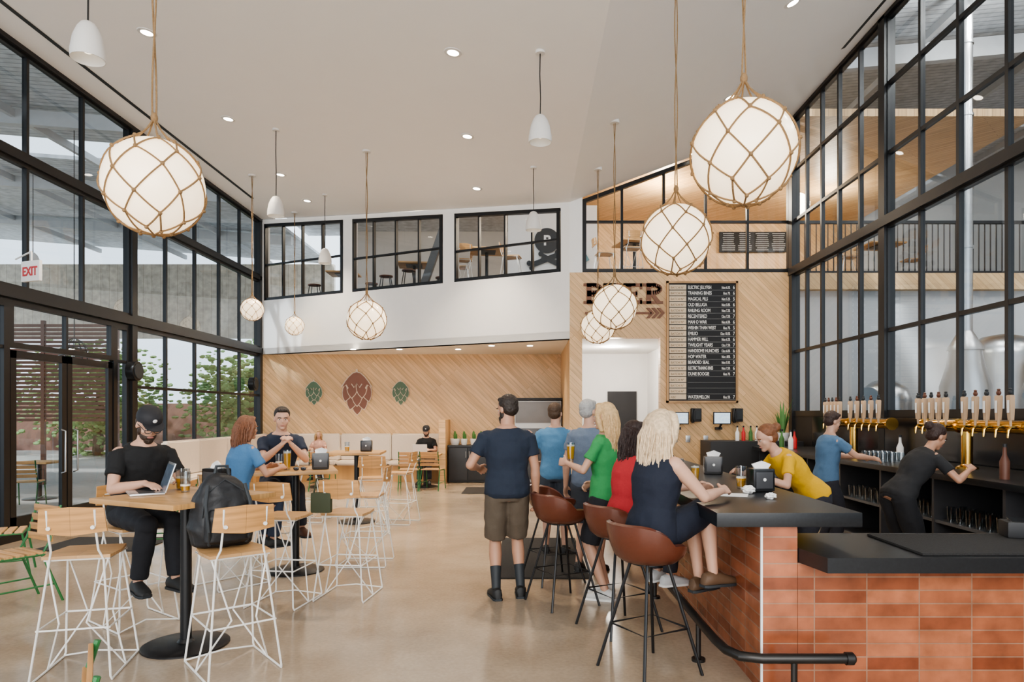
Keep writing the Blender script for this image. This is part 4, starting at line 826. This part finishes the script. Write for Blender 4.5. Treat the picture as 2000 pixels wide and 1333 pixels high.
# ------------------------------------------------------------ loft furniture
for x,y in ((-5.0,18.6),(-2.9,17.5),(-.95,16.0),(2.4,15.3),(4.0,17.5),(8,15.5)):
    dup(T2,(x,y,4.4),rad(random.uniform(-15,15)),label='wooden high table on the mezzanine')
for x,y,a in ((-1.5,15.6,20),(-.35,15.3,-100),(-1.6,16.4,90),(1.7,15.0,-80),(3.1,15.2,80),(2.2,14.5,10),(7.2,15.3,-90),(8.8,15.6,90)):
    dup(BC,(x,y,4.4),rad(a),label='white wire bar chair with plywood seat upstairs',group='mezzanine bar chairs')
def blackstool():
    r=empty('counter_stool',(-2.2,17.6,4.4),label='black metal stool with wooden seat upstairs',cat='stool',group='mezzanine stools')
    obj('seat',B().cyl((0,0,.73),(0,0,.76),.17),M_brown,r); f=B()
    for sx in (-1,1):
        for sy in (-1,1): f.tube([(sx*.1,sy*.1,.73),(sx*.2,sy*.2,0)],.012)
    f.tube([(.17,.17,.25),(.17,-.17,.25),(-.17,-.17,.25),(-.17,.17,.25)],.01,closed=True); obj('legs',f,M_black,r); return r
bs=blackstool()
for x,y in ((-3.6,17.4),(-4.2,18.4),(-5.8,18.6),(-2.9,16.7),(-2.7,18.3)): dup(bs,(x,y,4.4),0)
# ------------------------------------------------------------ brewery beyond the right glass
b=B(); b.box((16,8,5),(0.2,26,10)); b.box((10.7,13.75,2.1),(10.6,.2,4.2)); obj('wall_brewery',b,mat('brewery wall panel',(0.6,0.6,0.6),.6,var=.05),kind=S)
b=B(); b.prism([(5.35,-4,8.6),(16,-4,9.6),(16,21.5,9.6),(5.35,21.5,8.6)],(0,0,.1)); obj('ceiling_brewery',b,corr,kind=S)
b=B()
for y in (2,6,10,13,17): b.beam((5.4,y,8.3),(16,y,9.3),(0,.08,0),(0,0,.18))
for x in (7.5,10.5,13.5): b.beam((x,-3,8.55+.09*(x-5.3)),(x,20.5,8.55+.09*(x-5.3)),(.05,0,0),(0,0,.1))
obj('trim_6',b,mat('white steel beam',(.5,.5,.5),.5),kind=S)
def tank(x,y,R,h,label):
    r=empty('brewing_tank',(x,y,0),label=label,cat='tank')
    obj('vessel',B().lathe([(.05,.5),(R,1.1),(R,h),(R*.85,h+.2),(R*.5,h+.33),(.05,h+.38)],seg=40),M_steel,r)
    for a in (0,90,180,270): obj('leg',B().cyl((R*.8*math.cos(rad(a)),R*.8*math.sin(rad(a)),0),(R*.8*math.cos(rad(a)),R*.8*math.sin(rad(a)),1.15),.05),M_steel,r)
    obj('manway',B().cyl((-R*.98,-.3,1.9),(-R*1.08,-.33,1.9),.22),M_steel,r); obj('band',B().lathe([(R*1.0,h*.62),(R*1.02,h*.62),(R*1.02,h*.62+.06),(R*1.0,h*.62+.06)],seg=40),M_dk,r)
tank(8.55,12.3,.62,2.7,'tall stainless steel fermentation tank'); tank(6.55,12.5,.45,1.9,'stainless steel fermentation tank with conical base'); tank(9.0,10.6,.65,2.7,'stainless steel fermentation tank behind the glass'); tank(7.3,9.3,.5,1.9,'stainless steel brew kettle behind the glass')
r=empty('exhaust_stack',(gx(1885,11.4),11.4,0),label='vertical stainless exhaust duct with conical hood',cat='duct')
obj('pipe',B().cyl((0,0,3.0),(0,0,8.7),.11,seg=28),M_steel,r); obj('hood',B().lathe([(.27,2.70),(.26,2.76),(.11,3.02)],seg=32),M_steel,r)
b=B()
for z in (4.4,5.4,6.6,7.8): b.lathe([(.11,z),(.125,z),(.125,z+.04),(.11,z+.04)])
obj('collar',b,M_steel,r)
obj('kettle_body',B().lathe([(.36,.3),(.38,.4),(.38,2.1),(.28,2.45),(.24,2.70)],seg=32),M_steel,r)
for x,y in ((6.6,7),(8.8,8.6),(9.5,5.5),(7.5,11),(12,9),(11,6)):
    z=8.3+.09*(x-5.3); r=empty('high_bay_lamp',(x,y,z),label='round industrial ceiling lamp in the brewery',cat='ceiling light',group='brewery lamps')
    obj('lamp_shade',B().lathe([(.05,.2),(.1,.16),(.2,-.05),(.19,-.05),(.08,.12)]),M_shade,r); obj('lens',B().cyl((0,0,-.045),(0,0,-.03),.17),M_lamp,r)
    l=bpy.data.lights.new('high_bay','POINT'); l.energy=190; l.shadow_soft_size=.2; l.color=(1,.95,.9)
    lo=bpy.data.objects.new('lamp_light',l); COL.objects.link(lo); lo.location=(0,0,-.3); lo.parent=r
for x,y,e in ((-3,17,90),(3.5,16.5,200),(8,17,180)):
    l=bpy.data.lights.new('loft_light','POINT'); l.energy=e; l.shadow_soft_size=.3; l.color=(1,.86,.68); lo=bpy.data.objects.new('loft_light',l); COL.objects.link(lo); lo.location=(x,y+1,7.0)
l=bpy.data.lights.new('hall_light','POINT'); l.energy=45; l.shadow_soft_size=.15; l.color=(1,.93,.85); lo=bpy.data.objects.new('hall_light',l); COL.objects.link(lo); lo.location=(1.9,15.2,2.95)
# ------------------------------------------------------------ outside patio
b=B()
for y0,y1 in ((-4,7),(8.2,13.5),(14.7,24)): b.prism([(-6.9,y0,6.9),(-20,y0,7.9),(-20,y1,7.9),(-6.9,y1,6.9)],(0,0,.08))
obj('patio_roof',b,corr,label='white corrugated metal patio roof on steel beams',cat='roof',kind='structure')
b=B()
for y in (4,8,12,16,20): b.beam((-6.9,y,6.7),(-20,y,7.7),(0,.06,0),(0,0,.13))
for x in (-9,-12,-15): b.beam((x,-3,6.75-.076*(x+6.9)),(x,24,6.75-.076*(x+6.9)),(.04,0,0),(0,0,.07))
for y in (4,12,20): b.box((-17,y,3.6),(.2,.2,7.2))
obj('patio_beams',b,mat('white steel beam',(.5,.5,.5),.5),label='white steel patio roof beams and posts',cat='beam',kind='structure')
b=B(); b.box((-13.5,24.1,5.6),(13.4,.2,2.6)); obj('wall_patio',b,brickmat('beige standing seam cladding',(0,2),.3,60,.01,(.58,.51,.41),(.54,.48,.39),(.38,.32,.25),offset=0,bump=.6),kind=S)
sc=empty('louvre_screen',(0,0,0),label='dark brown horizontal louvre screen on the patio',cat='screen')
b=B()
for z in [1.5+.095*i for i in range(24)]: b.box((-11.2,15.8,z),(3.4,.04,.065))
obj('slats',b,M_brown,sc,smooth=False); b=B()
for x in (-12.9,-11.2,-9.5): b.box((x,15.8,1.9),(.08,.08,3.8))
obj('post',b,M_brown,sc,smooth=False)
M_bark=mat('bark',(.12,.08,.05),.9)
ICO=bmesh.new(); bmesh.ops.create_icosphere(ICO,subdivisions=1,radius=1); ICO.verts.index_update()
ICV=[v.co.copy() for v in ICO.verts]; ICF=[[v.index for v in f.verts] for f in ICO.faces]; ICO.free()
def tree(x,y,h,R):
    r=empty('tree',(x,y,0),label='leafy green tree beyond the patio',cat='tree',group='patio trees')
    obj('trunk',B().tube([(0,0,0),(.1,0,h*.4),(0,.1,h*.7)],[.2,.15,.1]),M_bark,r); vs=[];fs=[]
    for i in range(2000):
        a=random.uniform(0,6.28); ph=math.acos(random.uniform(-1,1)); q=R*random.uniform(.35,1.0)*(1-.12*math.sin(a*3)*math.sin(ph*4)); c=V((q*math.sin(ph)*math.cos(a),q*math.sin(ph)*math.sin(a),h*.5+q*math.cos(ph)*.95)); s_=random.uniform(.06,.17)
        M=Matrix.Translation(c)@Matrix.Rotation(a,4,'X')@Matrix.Diagonal((s_,.7*s_,.4*s_,1)); o_=len(vs)
        vs+=[M@v for v in ICV]; fs+=[[o_+k for k in f] for f in ICF]
    me=bpy.data.meshes.new('canopy'); me.from_pydata(vs,[],fs); me.materials.append(mat('bright foliage',(.20,.30,.11),.7,scale=3,var=.6)); o=bpy.data.objects.new('canopy',me); COL.objects.link(o); o.parent=r
tree(-17,27,4.6,2.7); tree(-22.7,26.5,4.6,2.7); tree(-11.4,28,4.4,2.7); tree(-26.5,21,4.6,2.7)
b=B(); b.box((-20,31,1.0),(34,.4,2.2)); obj('wall_far',b,mat('muted red brick wall',(.24,.13,.10),.8),kind=S)
for x,y in ((-9.5,13.3),(-10.5,10.5)): dup(LT,(x,y,-.02),0,label='patio table seen through the glass')
for x,y,a in ((-9.0,12.3,20),(-10.5,13.2,-70),(-9.9,9.5,0)): dup(GC,(x,y,-.02),rad(a),label='green slat patio chair outside the glass')
for (x,y) in ((-9.5,9.5),(-10.5,14.5)):
    r=empty('bell_pendant_lamp',(x,y,4.9),label='white bell pendant lamp over the patio',cat='pendant lamp',group='patio bell pendants')
    obj('lamp_shade',B().lathe([(.03,.17),(.085,.11),(.115,.03),(.135,-.09),(.133,-.15),(.12,-.03),(.02,.13)]),M_shade,r); obj('cord',B().cyl((0,0,.15),(0,0,2.1),.008,seg=6),M_black,r)
r=empty('wicker_pendant_lamp',(gx(145,12.5),12.5,gz(685,12.5)),label='dark woven cage pendant lamp over the patio',cat='pendant lamp')
b=B()
for i in range(12):
    a=2*math.pi*i/12; b.tube([(math.cos(a)*rr,math.sin(a)*rr,z) for rr,z in ((.03,.22),(.14,.16),(.22,0),(.24,-.18))],.006,seg=5)
for rr,z in ((.14,.16),(.2,.06),(.22,0),(.235,-.1),(.24,-.18)): b.tube([(rr*math.cos(2*math.pi*i/20),rr*math.sin(2*math.pi*i/20),z) for i in range(20)],.008,seg=5,closed=True)
obj('cage',b,M_black,r); obj('cord',B().cyl((0,0,.2),(0,0,6.9-gz(685,12.5)),.008,seg=6),M_black,r)
# ------------------------------------------------------------ lights, world, camera
w=bpy.data.worlds.new('World'); SC.world=w; w.use_nodes=True; bg=w.node_tree.nodes['Background']; bg.inputs[0].default_value=(.84,.92,1.0,1); bg.inputs[1].default_value=1.9
def area(loc,rot,sx,sy,e,col):
    l=bpy.data.lights.new('area','AREA'); l.shape='RECTANGLE'; l.size=sx; l.size_y=sy; l.energy=e; l.color=col; o=bpy.data.objects.new('area_light',l); COL.objects.link(o); o.location=loc; o.rotation_euler=rot
area((-.5,-3.6,3.4),(rad(82),0,0),9,4.5,400,(1,.94,.86))  # added soft fill light behind the camera, with no fixture of its own
sn=bpy.data.lights.new('sun','SUN'); sn.energy=4.0; sn.angle=rad(3); so=bpy.data.objects.new('sun',sn); COL.objects.link(so); so.rotation_euler=(rad(35),rad(-25),0)
bpy.context.view_layer.update(); dg=bpy.context.evaluated_depsgraph_get()
for o in REM:
    me=bpy.data.meshes.new_from_object(o.evaluated_get(dg)); o['_n']=me.name
for o in REM:
    me=bpy.data.meshes[o['_n']]; del o['_n']; o.modifiers.clear(); o.data=me
    me.polygons.foreach_set('use_smooth',[True]*len(me.polygons))
dg=bpy.context.evaluated_depsgraph_get()
for o in TEXTS:
    me=bpy.data.meshes.new_from_object(o.evaluated_get(dg)); n=bpy.data.objects.new('lettering',me); COL.objects.link(n); n.location=o.location; n.rotation_euler=o.rotation_euler; n.scale=o.scale; n.parent=o.parent
for o in TEXTS: bpy.data.objects.remove(o)
cam=bpy.data.cameras.new('Camera'); co=bpy.data.objects.new('Camera',cam); COL.objects.link(co); co.location=(0,0,EH); co.rotation_euler=(rad(90),0,0)
cam.sensor_width=36; cam.lens=24; cam.shift_x=-.015; cam.shift_y=.0708; cam.clip_start=.05; SC.camera=co
try:
    SC.view_settings.view_transform='AgX'; SC.view_settings.look='AgX - Medium High Contrast'
except Exception as ex_: print(ex_)
SC.view_settings.exposure=0.45
